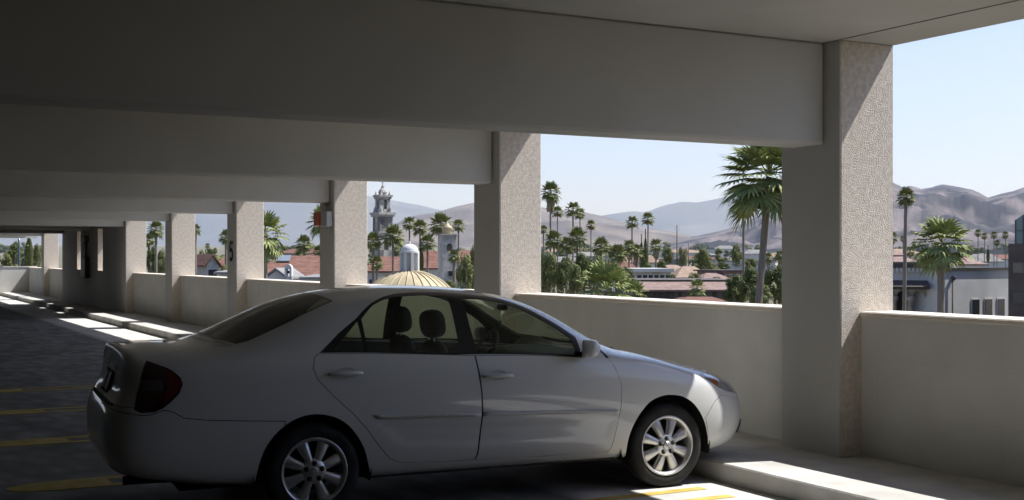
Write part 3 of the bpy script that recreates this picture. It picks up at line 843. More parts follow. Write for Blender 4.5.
# handles, mirror, fog light, plate, wipers, aerial
def frame_at(t, v, flip=1):
    """Matrix: x rearward along the panel, y up the panel, z outward."""
    p = surf(t, v); n = surf_n(np.array([t]), np.array([v]))[0]
    p = Vector(car_xyz(p)); n = Vector(car_xyz(n))
    x = Vector((-1, 0, 0)); x = (x - n * x.dot(n)).normalized(); y = n.cross(x)
    if y.z < 0: y = -y
    Mx = Matrix((x, y, n)).transposed().to_4x4(); Mx.translation = p
    if flip < 0:
        Mx = Matrix.Diagonal((1, -1, 1, 1)) @ Mx
    return Mx
doors = [o for o in car.children if o.name.split('.')[0] in ('front_door', 'rear_door')]
def door_of(kind, side):
    return [o for o in doors if o.name.split('.')[0] == kind][0 if side > 0 else 1]
for sd in (1, -1):
    for kind, (x, y) in (('rear_door', (345.5, 374.3)), ('front_door', (498.5, 376.4))):
        t, v = px(x, y); Mx = frame_at(t, v, sd)
        par = door_of(kind, sd)
        g = MB(); n = 20
        ring = [[(math.cos(2 * PI * k / n) * .062 * q, math.sin(2 * PI * k / n) * .036 * q + .004, z) for k in range(n)] for q, z in ((1.0, .0012), (.9, -.006), (.6, -.016), (.0, -.018))]
        vs = [p for r in ring for p in r]
        fs = [(a * n + k, a * n + (k + 1) % n, (a + 1) * n + (k + 1) % n, (a + 1) * n + k) for a in range(3) for k in range(n)]
        g.add([Mx @ (Vector(p) + Vector((0, 0, .004))) for p in vs], fs, True)
        g.build('handle_recess', M['carpaint'], par)
        g = MB()
        pts = [(-.115, 0, .004), (-.105, 0, .022), (-.07, 0, .034), (0, 0, .038), (.07, 0, .034), (.105, 0, .022), (.115, 0, .004)]
        g.tube([Mx @ Vector(p) for p in pts], [.011, .014, .0155, .0165, .0155, .014, .011], 10)
        g.build('door_handle', M['carpaint'], par)
    # door mirror
    par = door_of('front_door', sd)
    Mx = Matrix.Diagonal((1, sd, 1, 1))
    g = MB()
    # local: x forward, y left -> right side is negative y
    m0 = Matrix.Translation((-.735, -.965, 1.09))
    MROT = Matrix.Rotation(math.radians(-32), 4, 'Z')
    prof = [(0.0, .012), (.070, .010), (.078, -.030), (.086, -.034), (.090, -.012), (.090, .02), (.084, .052), (.066, .075), (.034, .088), (0, .092)]
    n = 20; vs = []
    for r, xx in prof:
        for k in range(n):
            a = 2 * PI * k / n
            ca, sa = math.cos(a), math.sin(a)
            q = (abs(ca) ** 3.2 + abs(sa) ** 3.2) ** (-1 / 3.2)
            vs.append(Mx @ (m0 @ MROT @ Vector((xx, ca * q * r * .98, sa * q * r * .72))))
    fs = [(a * n + k, a * n + (k + 1) % n, (a + 1) * n + (k + 1) % n, (a + 1) * n + k) for a in range(len(prof) - 1) for k in range(n)]
    g.add(vs, fs, True)
    mo = g.build('door_mirror', M['carpaint'], par)
    g = MB(); g.box(.004, .009, -.072, .072, -.052, .052, bev=.002)
    g.v = [tuple(Mx @ (m0 @ MROT @ Vector(p))) for p in g.v]; g.build('mirror_glass', M['chrome'], par, label='mirror glass')
    g = MB(); g.prism([(-.69, -.93), (-.76, -.93), (-.76, -.80), (-.69, -.80)], 1.03, 1.06)
    g.v = [tuple(Mx @ Vector(p)) for p in g.v]; g.build('mirror_arm', M['frame'], par, label='black mirror mount')
    # white sail panel ahead of the front window
    t, v = fro(.66, .40)
    Mx = frame_at(t, v, sd)
    g = MB(); g.lathe([(0, -.01), (.045, -.008), (.05, .004), (.058, .005), (.06, -.004)], 20, Mx)
    g.build('fog_light', M['frame'], car, label='round dark fog light recess')

# rear plate, garnish, emblem
def rearpt(y, z, d=.0):
    t, v = rea(abs(y), z); p = surf(t, v); n = surf_n(np.array([t]), np.array([v]))[0]
    q = p + n * d
    return Vector(car_xyz((q[0], math.copysign(q[1], y), q[2])))
def on_rear(name, y0, y1, z0, z1, d, mt, parent, label=None, ny=10, th=.012):
    vs = []; fs = []
    for k in range(ny + 1):
        y = y0 + (y1 - y0) * k / ny
        for z in (z0, z1):
            vs.append(rearpt(y, z, d)); 
    b = len(vs); vs += [p + Vector((th, 0, 0)) for p in vs[:b]]
    for k in range(ny):
        a = 2 * k
        fs += [(a, a + 1, a + 3, a + 2), (b + a, b + a + 2, b + a + 3, b + a + 1), (a, a + 2, b + a + 2, b + a), (a + 1, b + a + 1, b + a + 3, a + 3)]
    fs += [(0, b, b + 1, 1), (2 * ny, 2 * ny + 1, b + 2 * ny + 1, b + 2 * ny)]
    g = MB(); g.add(vs, fs); return g.build(name, mt, parent, label=label)
trunk = [o for o in car.children if o.name.startswith('trunk_lid')][0]
M['plate'] = noisy('plate_enamel', (.24, .24, .25), (.34, .34, .35), scale=14, rough=.4)
on_rear('trunk_garnish', -.36, .36, 1.005, 1.035, .014, M['chrome'], trunk, 'bright strip above the plate', 16)
on_rear('plate_recess', -.20, .20, .835, .985, .002, M['rubber'], trunk, 'dark plate recess')
pl = on_rear('license_plate', -.155, .155, .85, .965, .012, M['plate'], trunk, 'small grey plate')
g = MB()
Mx = Matrix.Translation(rearpt(0, 1.075, .01)) @ Matrix.Rotation(-PI / 2, 4, 'Y')
def ring(g, rx, ry, w_, Mx, n=24, th=.006):
    vs = []; 
    for z in (0, th):
        for q in (1, -1):
            vs += [Mx @ Vector(((ry + q * w_) * math.sin(2 * PI * k / n), (rx + q * w_) * math.cos(2 * PI * k / n), z)) for k in range(n)]
    fs = []
    for k in range(n):
        j = (k + 1) % n
        fs += [(2 * n + k, 2 * n + j, 3 * n + j, 3 * n + k), (k, n + k, n + j, j), (k, j, 2 * n + j, 2 * n + k), (n + k, 3 * n + k, 3 * n + j, n + j)]
    g.add(vs, fs, True)
ring(g, .045, .030, .004, Mx); ring(g, .016, .029, .0035, Mx); 
ring(g, .032, .012, .0035, Mx @ Matrix.Translation((.014, 0, 0)))
g.build('emblem', M['chrome'], trunk, label='chrome oval emblem')

# wheels
def make_wheel(parent, s, side, spin):
    Mx = Matrix.Translation((-s, -WY * side, .32)) @ Matrix.Rotation(PI / 2 * side, 4, 'X') @ Matrix.Rotation(spin, 4, 'Z')
    # local: z outwards from the car
    g = MB()
    R = .322
    prof = [(.222, -.205), (.29, -.21), (.312, -.195), (R, -.16), (R, -.105), (R, -.05), (.316, -.022), (.300, -.004), (.275, .004), (.245, .0), (.226, -.006), (.222, -.02)]
    g.lathe(prof, 56, Mx)
    ty = g.build('wheel', M['tyre'], parent, label='black tyre')
    g = MB()
    g.lathe([(.2225, -.20), (.2225, -.02), (.230, -.004), (.226, .002), (.216, .0), (.207, -.012), (.200, -.030), (.196, -.12), (.196, -.19)], 56, Mx)
    # eight tapering spokes with rounded crowns
    for k in range(8):
        a0 = 2 * PI * (k + .5) / 8
        rr = [.045, .075, .11, .15, .185, .203]
        ww = [.023, .026, .031, .037, .043, .047]
        zz = [-.012, -.010, -.012, -.016, -.022, -.028]
        vs = []
        for r, h_, z in zip(rr, ww, zz):
            for q, dz in ((-1, -.028), (-.8, -.006), (-.35, 0), (.35, 0), (.8, -.006), (1, -.028)):
                x, y = r, h_ * q
                vs.append(Mx @ Vector((x * math.cos(a0) - y * math.sin(a0), x * math.sin(a0) + y * math.cos(a0), z + dz)))
        fs = [(i * 6 + j, (i + 1) * 6 + j, (i + 1) * 6 + j + 1, i * 6 + j + 1) for i in range(5) for j in range(5)]
        g.add(vs, fs, True)
    g.lathe([(.085, -.05), (.085, -.018), (.078, -.010), (.035, -.008), (0, -.008)], 32, Mx)
    g.build('rim', M['alloy'], ty, label='silver eight-spoke alloy rim')
    g = MB(); g.lathe([(.032, -.012), (.032, -.004), (.026, -.001), (0, -.001)], 24, Mx)
    ring(g, .018, .012, .0016, Mx @ Matrix.Translation((0, 0, -.001)), 16, .002)
    g.build('hub_cap', M['alloy'], ty)
    for k in range(5):
        a = 2 * PI * k / 5 + .3
        T = Mx @ Matrix.Translation((.056 * math.cos(a), .056 * math.sin(a), -.012))
        g = MB(); g.lathe([(.0175, 0), (.0175, .010), (.012, .006), (.010, .007), (.010, .020), (0, .022)], 12, T)
        g.build('lug_nut', M['chromedark'], ty)
    g = MB(); g.lathe([(0, -.10), (.14, -.10), (.145, -.115), (0, -.118)], 32, Mx); g.build('brake_disc', M['rubber'], ty)
    return ty
M['chromedark'] = mat('dark_lug_steel', (.035, .035, .037), .4, metal=.3)
for (s, sp_) in ((0.0, .05), (WB, 0.0)):
    for side in (1, -1):
        make_wheel(car, s, side, sp_)
# wheel wells and underbody
for s, R in ((0.0, .395), (WB, .405)):
    for sd in (1, -1):
        g = MB(); n = 20; vs = []; fs = []
        for k in range(n + 1):
            a = -.25 + (PI + .5) * k / n
            for y in (-.86, -.58):
                vs.append((-s + R * math.cos(a), y * sd, .33 + R * math.sin(a)))
        fs = [(2 * k, 2 * k + 1, 2 * k + 3, 2 * k + 2) for k in range(n)]
        g.add(vs, fs, True)
        vs = [(-s, -.58 * sd, .33)] + [(-s + R * math.cos(-.25 + (PI + .5) * k / n), -.58 * sd, .33 + R * math.sin(-.25 + (PI + .5) * k / n)) for k in range(n + 1)]
        g.add(vs, [(0, k + 1, k + 2) for k in range(n)])
        g.build('wheel_well', M['rubber'], car, label='black inner arch')
g = MB(); g.box(-3.6, .62, -.57, .57, .20, .26, bev=.02); g.box(-2.35, -.42, -.80, .80, .235, .27)
g.build('underbody', M['rubber'], car, label='black underbody')
g = MB(); g.tube([(-3.4, -.45, .27), (-3.93, -.45, .28)], .03, 12)
g.build('exhaust_pipe', M['rubber'], car, label='dark exhaust pipe')
# cabin
def cushion(g, cx, cy, cz, sx, sy, sz, rot=0, n=14, p=3.0):
    R = Matrix.Translation((cx, cy, cz)) @ Matrix.Rotation(rot, 4, 'Y')
    vs = []; fs = []
    for i in range(n + 1):
        th = PI * i / n
        for k in range(2 * n):
            ph = PI * k / n
            def sp(c, e): return math.copysign(abs(c) ** (2 / e), c)
            vs.append(R @ Vector((sx * sp(math.sin(th), p) * sp(math.cos(ph), p), sy * sp(math.sin(th), p) * sp(math.sin(ph), p), sz * sp(math.cos(th), p))))
    m = 2 * n
    fs = [(i * m + k, (i + 1) * m + k, (i + 1) * m + (k + 1) % m, i * m + (k + 1) % m) for i in range(n) for k in range(m)]
    g.add(vs, fs, True)
def seat(cy, xb, name='front_seat', hx=0.0):
    g = MB()
    cushion(g, xb + .30, cy, .52, .27, .25, .09)
    cushion(g, xb - .03, cy, .82, .075, .245, .33, -.22)
    s_ = g.build(name, M['seat'], car)
    g = MB(); cushion(g, xb - .10 + hx, cy, 1.262, .078, .145, .105, -.15, p=2.8)
    g.build('headrest', M['seat'], s_)
    for q in (-.055, .055):
        g = MB(); g.tube([(xb - .10 + hx, cy + q, 1.05), (xb - .11 + hx, cy + q, 1.20)], .006, 6)
        g.build('headrest_post', M['steel'], s_)
seat(-.37, -1.62); seat(.37, -1.62)
g = MB(); cushion(g, -2.30, 0, .50, .28, .62, .10); cushion(g, -2.68, 0, .80, .09, .62, .30, -.25)
rs = g.build('rear_seat', M['seat'], car)
for cy in (-.38, .38):
    g = MB(); cushion(g, -2.80, cy, 1.16, .05, .12, .07, -.2); g.build('headrest', M['seat'], rs)
g = MB(); g.box(-3.25, -2.78, -.62, .62, 1.02, 1.05, bev=.01); g.build('parcel_shelf', M['inner'], car)
g = MB(); cushion(g, -.62, 0, .90, .30, .72, .13, p=4); g.build('dashboard', M['inner'], car)
g = MB()
Mx = Matrix.Translation((-.98, .37, .985)) @ Matrix.Rotation(math.radians(-64), 4, 'Y')
vs = []; nn, mm = 28, 8
for i in range(nn):
    for k in range(mm):
        a = 2 * PI * i / nn; b = 2 * PI * k / mm
        vs.append(Mx @ Vector(((.18 + .016 * math.cos(b)) * math.cos(a), (.18 + .016 * math.cos(b)) * math.sin(a), .016 * math.sin(b))))
g.add(vs, [(i * mm + k, ((i + 1) % nn) * mm + k, ((i + 1) % nn) * mm + (k + 1) % mm, i * mm + (k + 1) % mm) for i in range(nn) for k in range(mm)], True)
for a in (0, PI * .62, PI * 1.38):
    g.tube([Mx @ Vector((0, 0, -.03)), Mx @ Vector((.18 * math.cos(a + PI), .18 * math.sin(a + PI), 0))], .014, 6)
g.build('steering_wheel', M['inner'], car)
g = MB(); cushion(g, -.99, 0, 1.36, .02, .10, .027); g.tube([(-.99, 0, 1.37), (-.95, 0, 1.43)], .008, 6)
mr = g.build('rear_view_mirror', M['frame'], car)
g = MB(); g.tube([(-1.005, 0, 1.33), (-1.005, 0, 1.25)], .003, 5); cushion(g, -1.005, 0, 1.23, .012, .03, .03, p=2)
g.build('mirror_ornament', M['trimwhite'], mr, label='pale ornament hanging from the mirror')
for q in ([(-.47, -.2, 1.09), (-.33, -.25, 1.05), (-.30, -.55, 1.05)], [(-.47, .35, 1.09), (-.33, .30, 1.05), (-.30, -.05, 1.06)]):
    g = MB(); g.tube(q, .008, 6); g.build('wiper', M['rubber'], car)

# ------------------------------------------------------------------ the town outside
from mathutils import noise as mnoise
rnd = random.Random(7)
def gz(Z):
    return float(np.interp(Z, [0, 150, 400, 1000, 2500, 4000, 9000], [-12, -12, -7, 2, 24, 40, 60]))
def polar_ground():
    Zs = [20, 60, 120, 200, 300, 450, 650, 900, 1200, 1600, 2100, 2800, 3800, 5500, 9000, 16000]
    angs = np.radians(np.linspace(-75, 75, 61))
    vs, fs = [], []
    for Z in Zs:
        for a in angs:
            r = Z
            wx = r * math.sin(TH + a); wy = r * math.cos(TH + a)
            vs.append((wx, wy, gz(Z * (1 if Z > 100 else 1))))
    n = len(angs)
    for i in range(len(Zs) - 1):
        for k in range(n - 1): fs.append((i * n + k, i * n + k + 1, (i + 1) * n + k + 1, (i + 1) * n + k))
    g = MB(); g.add(vs, fs, True)
    return g.build('ground', noisy('dry_town_ground', (0.17, 0.145, 0.105), (0.10, 0.105, 0.06), scale=.02, rough=.95), kind='structure')
polar_ground()

M['hillnear'] = noisy('craggy_hillside', (0.022, 0.02, 0.024), (0.15, 0.124, 0.122), scale=.012, rough=.95, detail=14, lo=.42, hi=.58)
M['hillmid'] = noisy('dry_brush_hillside', (0.07, 0.056, 0.05), (0.19, 0.16, 0.13), scale=.006, rough=.95, detail=12, lo=.35, hi=.65)
M['hillfar'] = noisy('far_mountain_rock', (0.08, 0.085, 0.09), (0.13, 0.13, 0.125), scale=.002, rough=.95, detail=10)
def mountain(name, prof, Zr, Zf, amp, mt, lab, scale, seed, rows=34, cols=260, back=.35):
    xs = np.array([p[0] for p in prof], float); ys = np.array([p[1] for p in prof], float)
    cx = np.linspace(xs[0], xs[-1], cols)
    cy = np.interp(cx, xs, ys)
    vs, fs = [], []
    for r in range(rows):
        q = r / (rows - 1) * (1 + back)
        Z = Zf + (Zr - Zf) * q
        for k in range(cols):
            d = (cx[k] - 512) / FPX
            wx, wy = wpt(cx[k], Z)
            H = EYE + (HOR - cy[k]) / FPX * Zr
            base = gz(Z)
            sh = math.sin(min(q, 1) * PI / 2) ** 1.15 if q <= 1 else max(0, 1 - (q - 1) / back) 
            e = mnoise.fractal(Vector((wx / scale, wy / scale, seed)), 0.9, 2.1, 7)
            rg = 1 - abs(mnoise.fractal(Vector((wx / scale * .7 + 9, wy / scale * .7, seed + 3)), 1.0, 2.1, 6)) * 2
            mod = amp * (.55 * e + .5 * (rg - .6)) * (math.sin(min(q, 1) * PI) * .9 + .13)
            z = base + (H - base) * sh + mod - (8 if r == 0 else 0)
            cap = EYE + (HOR - cy[k]) / FPX * Z - 14 * (1 - min(q, 1)) - (0 if q < .9 else 0)
            z = min(z, cap + amp * .035 * e) if q <= 1 else z      # nothing in front tops the crest line
            vs.append((wx, wy, z))
    for r in range(rows - 1):
        for k in range(cols - 1): fs.append((r * cols + k, r * cols + k + 1, (r + 1) * cols + k + 1, (r + 1) * cols + k))
    g = MB(); g.add(vs, fs, True)
    return tag(g.build(name, mt), lab, 'mountain')
mountain('mountain_range', [(-500, 212), (-200, 212), (0, 212), (150, 205), (266, 196), (300, 190), (340, 188), (372, 197), (395, 201), (420, 205), (440, 210), (470, 209), (500, 216), (541, 222), (580, 220), (602, 215), (632, 210.7), (646, 212), (663, 205), (683, 201), (697, 202), (717, 198.4), (735, 194.4), (783, 185), (830, 182), (900, 205), (1100, 205), (1500, 210)],
         9500, 6500, 160, M['hillfar'], 'pale blue mountain range, highest and farthest along the horizon', 1500, 1.0)
mountain('hill', [(330, 246), (370, 234), (396, 224), (407, 217), (420, 214.5), (436, 212), (454, 207), (472, 203), (505, 201), (542, 207), (585, 212), (602, 215.5), (622, 221), (646, 227.7), (667, 230), (690, 234), (720, 240), (760, 247), (800, 250)],
         4200, 2600, 75, M['hillmid'], 'long brown hill sloping down behind the church towers and thin palms', 520, 5.0)
mountain('hill', [(560, 252), (620, 247), (660, 244), (684, 239), (704, 234.5), (724, 230), (745, 223), (758, 216.5), (780, 203), (830, 188), (892, 183), (902, 188), (911, 186.4), (921, 188.7), (943, 185.5), (959, 188), (972, 190.6), (988, 197.6), (1001, 193.8), (1014, 191), (1024, 187.4), (1080, 180), (1300, 185)],
         3300, 1500, 105, M['hillnear'], 'craggy purple-grey hill rising behind the big palm and the white building', 210, 12.0, rows=90, cols=620)

# thin summer haze over the basin (real scattering volume)
hz = bpy.data.materials.new('valley_haze'); hz.use_nodes = True
t = hz.node_tree; t.nodes.clear()
vsn = t.nodes.new('ShaderNodeVolumeScatter'); vsn.inputs['Color'].default_value = (0.60, 0.76, 1.0, 1); vsn.inputs['Density'].default_value = 0.00010; vsn.inputs['Anisotropy'].default_value = 0.1
om = t.nodes.new('ShaderNodeOutputMaterial'); t.links.new(vsn.outputs[0], om.inputs['Volume'])
def haze_box():
    g = MB(); vs = []; 
    for z in (-40, 1500):
        for (x, Z) in ((-6000, 350), (7000, 350), (16000, 10500), (-16000, 10500)):
            c, s = math.cos(TH), math.sin(TH)
            vs.append((c * x + s * Z, -s * x + c * Z, z))
    g.add(vs, [(0, 3, 2, 1), (4, 5, 6, 7), (0, 1, 5, 4), (1, 2, 6, 5), (2, 3, 7, 6), (3, 0, 4, 7)])
    o = g.build('valley_haze', hz); o['kind'] = 'stuff'; tag(o, 'thin blue haze over the far plain and hills', 'haze')
haze_box()

# ---- fan palms
def leafmat(name, c1, c2):
    m = noisy(name, c1, c2, scale=3, rough=.7, spec=.15)
    b = m.node_tree.nodes['Principled BSDF']
    return m
M['palm'] = leafmat('palm_leaf', (0.11, 0.13, 0.045), (0.24, 0.25, 0.10))
M['palmbig'] = leafmat('palm_leaf_near', (0.13, 0.165, 0.05), (0.30, 0.32, 0.13))
M['deadleaf'] = noisy('dead_palm_leaf', (0.20, 0.15, 0.09), (0.33, 0.26, 0.17), scale=4, rough=.9)
M['bark'] = noisy('palm_bark', (0.15, 0.125, 0.10), (0.25, 0.21, 0.17), scale=6, rough=.95, stretch=(1, 1, 4), bump=.5, bscale=20, bdist=.03)
M['leafdark'] = leafmat('dark_foliage', (0.055, 0.07, 0.022), (0.13, 0.145, 0.05))
M['leafmid'] = leafmat('mid_foliage', (0.09, 0.105, 0.035), (0.20, 0.21, 0.08))
M['leafpale'] = leafmat('pale_foliage', (0.15, 0.155, 0.07), (0.25, 0.24, 0.13))
M['bark2'] = noisy('tree_bark', (0.10, 0.08, 0.06), (0.16, 0.13, 0.10), scale=5, rough=.95)

def fan_leaf(g, base, d, L, nseg, w, droop, rn):
    """One fan leaf: stalk, then a folded, split fan blade whose tips droop."""
    d = d.normalized()
    side = d.cross(Vector((0, 0, 1)))
    if side.length < .1: side = Vector((1, 0, 0))
    side.normalize(); up = side.cross(d)
    pet = L * .48; bl = L * .56
    p0 = base; p1 = base + d * pet * .6 + Vector((0, 0, -droop * .03 * L)); p2 = base + d * pet + Vector((0, 0, -droop * .10 * L))
    sw = w * .5
    g.add([p0 - side * sw, p0 + side * sw, p1 + side * sw * .8, p1 - side * sw * .8, p2 + side * sw * .6, p2 - side * sw * .6], [(0, 1, 2, 3), (3, 2, 4, 5)])
    dd = (d + Vector((0, 0, -droop * .35))).normalized()
    up = side.cross(dd)
    for k in range(nseg):
        a = math.radians(-118 + 236 * (k + .5) / nseg) + rn.uniform(-.04, .04)
        ln = bl * (1 - .22 * abs(a) / 2.0) * rn.uniform(.88, 1.08)
        r = dd * math.cos(a) + side * math.sin(a)
        q = -dd * math.sin(a) + side * math.cos(a)
        hw = ln * math.tan(math.radians(236 / nseg / 2)) * .62
        fold = up * (hw * .5) * (1 if k % 2 else -1)
        m1 = p2 + r * ln * .5 + Vector((0, 0, -.02 * ln - droop * .03 * ln))
        e = p2 + r * ln + Vector((0, 0, -droop * rn.uniform(.16, .34) * ln))
        m2 = p2 + r * ln * .78 + Vector((0, 0, -droop * .10 * ln))
        g.add([p2, m1 + q * hw * .95 + fold, m1 - q * hw * .95 - fold, m2 + q * hw * .55, m2 - q * hw * .55, e], [(0, 1, 2), (1, 3, 4, 2), (3, 5, 4)])

def crown_mesh(nleaf, nseg, seed, lo=-35, hi=80, w=.03, mt=None, jit=.1):
    rn = random.Random(seed); g = MB()
    for i in range(nleaf):
        q = (i + .5) / nleaf
        el = math.radians(lo + (hi - lo) * (q ** .85))
        az = i * 2.39996 + rn.uniform(-.2, .2)
        d = Vector((math.cos(az) * math.cos(el), math.sin(az) * math.cos(el), math.sin(el)))
        fan_leaf(g, Vector((0, 0, -.05 + .1 * q)) + d * .04, d, rn.uniform(.86, 1.04), nseg, w, 1.35 - q * .9, rn)
    return g
def skirt_mesh(n, seed, ln=.9, r=.26):
    rn = random.Random(seed); g = MB()
    for i in range(n):
        az = i * 2.39996; z0 = -rn.uniform(.0, ln * .55)
        a = Vector((math.cos(az), math.sin(az), 0)); t_ = Vector((-math.sin(az), math.cos(az), 0))
        p = a * r * .3 + Vector((0, 0, z0)); q = a * r * rn.uniform(.7, 1.1) + Vector((0, 0, z0 - ln * .22)); e = a * r * rn.uniform(.5, .9) + Vector((0, 0, z0 - ln * rn.uniform(.35, .5)))
        ww = r * .35
        g.add([p, q + t_ * ww, q - t_ * ww, e + t_ * ww * .4, e - t_ * ww * .4], [(0, 1, 2), (1, 3, 4, 2)])
    return g
def trunk_mesh(n=10):
    g = MB(); rows = 40; vs = []; rn = random.Random(3)
    for i in range(rows + 1):
        z = i / rows
        r = (1.0 + .55 * max(0, .06 - z) / .06) * (1 - .28 * z) * (1 + (.05 if i % 2 else -.03))
        for k in range(n):
            a = 2 * PI * k / n
            vs.append((r * math.cos(a) + .9 * math.sin(z * 2.2) * z * 0, r * math.sin(a), z))
    fs = [(i * n + k, i * n + (k + 1) % n, (i + 1) * n + (k + 1) % n, (i + 1) * n + k) for i in range(rows) for k in range(n)]
    g.add(vs, fs, True); return g
def proto_mesh(g, name, mt):
    o = g.build(name, mt); me = o.data; bpy.data.objects.remove(o); return me
CROWN = {
    'near': proto_mesh(crown_mesh(46, 22, 1, -45, 82, .035), 'crown', M['palmbig']),
    'bushy': proto_mesh(crown_mesh(30, 15, 2, -50, 75, .04), 'crown', M['palmbig']),
    'mid': proto_mesh(crown_mesh(34, 11, 3, -40, 80, .04), 'crown', M['palm']),
    'small': proto_mesh(crown_mesh(24, 8, 4, -35, 80, .05), 'crown', M['palm']),
}
SKIRT = proto_mesh(skirt_mesh(70, 5), 'dead_leaf_skirt', M['deadleaf'])
TRUNK = proto_mesh(trunk_mesh(), 'trunk', M['bark'])
def palm(px_, cy, R, Z, kind, lab, group=None, skirt=.8, tr=.0, lean=0.0, base=None, sq=1.0):
    x, y = wpt(px_, Z); zc = zpt(cy, Z); z0 = gz(Z) if base is None else base
    rad = R / FPX * Z
    h = zc - z0
    e = empty('fan_palm', (x, y, z0), rnd.uniform(0, 6.28), lab, 'palm tree', group)
    def child(nm, me, loc, sc):
        o = bpy.data.objects.new(nm, me); C.objects.link(o); o.parent = e; o.location = loc; o.scale = sc; return o
    tr = tr or max(.16, rad * .10)
    o = child('trunk', TRUNK, (0, 0, 0), (tr, tr, h))
    if lean:
        # lean measured in the picture's left-right sense, about the crown
        R_ = Matrix.Rotation(-e.rotation_euler.z, 3, 'Z') @ Vector((math.cos(TH) * lean, -math.sin(TH) * lean, 0))
        d = Vector((0, 0, h)) - R_
        o.location = R_; o.rotation_mode = 'QUATERNION'; o.rotation_quaternion = d.to_track_quat('Z', 'Y'); o.scale = (tr, tr, d.length)
    child('crown', CROWN[kind], (0, 0, h), (rad, rad, rad * sq))
    if skirt: child('dead_leaf_skirt', SKIRT, (0, 0, h - rad * .1), (rad * 1.15, rad * 1.15, rad * skirt))
    return e
G1 = 'tall thin palms across the town'
P = [
 # px, cy, R, Z, kind, label
 (769, 177, 61, 40, 'near', 'huge fan palm with thick trunk close behind the parapet, left of the nearest column', .5),
 (743.5, 207, 13, 95, 'mid', 'slender fan palm standing just left of the huge one', .9),
 (550.5, 192, 13, 190, 'mid', 'tall palm with a brown skirt of dead leaves beside the second column', 1.7),
 (557.5, 212, 7.5, 260, 'small', 'palm just right of and behind the skirted tall one', .6),
 (573, 210, 10, 220, 'small', 'taller of the close pair of thin palms left of centre', .6),
 (580, 214, 7.5, 260, 'small', 'lower of the close pair of thin palms left of centre', .6),
 (591, 225, 6.5, 280, 'small', 'lone small-headed palm between the close pair and the cypresses', .8),
 (632, 223, 8.5, 230, 'small', 'left palm of the two rising by the dark cypresses', .6),
 (648, 219, 8.5, 230, 'small', 'right palm of the two rising by the dark cypresses', .6),
 (543.5, 230, 6, 230, 'small', 'small palm head peeping past the edge of the second column', .5),
 (554, 240, 12, 150, 'mid', 'low broad palm under the skirted tall one', .6),
 (567, 245, 10, 160, 'mid', 'low palm second from the second column', .6),
 (577, 238, 13, 150, 'mid', 'full palm head directly below the close pair', .6),
 (601, 247, 12, 150, 'mid', 'spiky palm above the big pale fronds', .5),
 (618, 254, 12, 140, 'mid', 'rounded palm head between the spiky one and the cypresses', .5),
 (629, 247, 9, 170, 'small', 'shaggy palm just left of the cypresses', 1.6),
 (636, 251, 9, 175, 'small', 'shaggy palm touching the cypresses', 1.8),
 (656, 246, 9, 170, 'small', 'short shaggy palm right of the cypresses', 1.6),
 (606, 291, 36, 75, 'bushy', 'big pale green fan palm crown just above the parapet', 0),
 (634, 294, 17, 80, 'bushy', 'smaller palm crown right of the big pale one above the parapet', 0),
 (697, 288, 11, 100, 'bushy', 'grey-green palm in front of the long tiled building', 0),
 (768, 258, 7, 190, 'small', 'small palm head behind the trunk of the huge palm', 1.2),
 (780, 256, 7, 190, 'small', 'small palm head at the edge of the nearest column', 1.2),
 (906, 197, 11.5, 82, 'mid', 'tall slender palm in front of the arcaded white building', .5),
 (941, 243, 37, 55, 'bushy', 'broad palm with a rough thick trunk before the white building', .55),
 (892, 238, 8, 120, 'small', 'palm head cut by the right edge of the nearest column', .6),
 (910, 252, 7, 160, 'small', 'small palm behind the flat roof, right of the slender one', .6),
 (373, 241, 11, 130, 'mid', 'palm at the left edge of the church view', .6),
 (377, 263, 9, 110, 'mid', 'low palm in front of the church tower foot', .4),
 (393, 236, 14, 130, 'mid', 'palm in front of the tall church tower', .5),
 (409.5, 224, 9, 180, 'small', 'palm right of the church tower, above the white cupola', .5),
 (420, 228, 10, 170, 'mid', 'palm above the slim dark cypress', .5),
 (427.5, 243, 11, 150, 'mid', 'palm between the cypress and the arched tower', .5),
 (441, 225, 15, 125, 'mid', 'full palm crown in front of the arched tower', .6),
 (458.5, 226, 8.5, 160, 'small', 'thin palm right of the arched tower', .5),
 (454, 256, 8, 100, 'mid', 'short palm at the foot of the arched tower', .4),
 (265, 234, 27, 60, 'bushy', 'large palm half hidden by the column numbered 5', .5),
 (323, 221, 19, 75, 'bushy', 'palm half hidden behind the alarm box column', .5),
 (304, 244, 11, 140, 'mid', 'palm above the red roof, left of the alarm box column', .5),
 (319, 252, 9, 140, 'mid', 'low palm beside the alarm box column', .5),
 (195.5, 230, 7, 120, 'mid', 'palm at the left edge of the gap beside column 5', .5),
 (226, 237, 9, 120, 'mid', 'palm touching the column numbered 5 from the left', .5),
 (207.5, 246, 3.5, 320, 'small', 'tiny distant palm above the little red roofed house', .5),
 (156, 229, 10.5, 110, 'mid', 'palm framed by the narrow gap before the solid wall', .6),
 (149, 240, 8, 130, 'mid', 'lower palm at the left edge of the narrow gap', .5),
]
for (a, b, c, d, k, lab, sk) in P:
    kw = {}
    if a == 769: kw = dict(tr=.15, lean=-1.35, sq=.82)
    if a == 941: kw = dict(tr=.21, sq=.85)
    if a == 743.5: kw = dict(tr=.13)
    if a == 906: kw = dict(tr=.15, lean=-.3)
    palm(a, b, c, d, k, lab, G1, skirt=sk, **kw)
for (a, b, c) in ((978, 233, 4.6), (984.5, 236, 4.2), (994, 235, 4.6), (997, 243, 4), (1005.5, 235, 4.6), (903, 239, 4), (958, 238, 3.6), (914, 244, 3.6)):
    palm(a, b, c, 420, 'small', 'tiny palm in the distant row beyond the white building', 'row of distant palms on the right', skirt=.9)

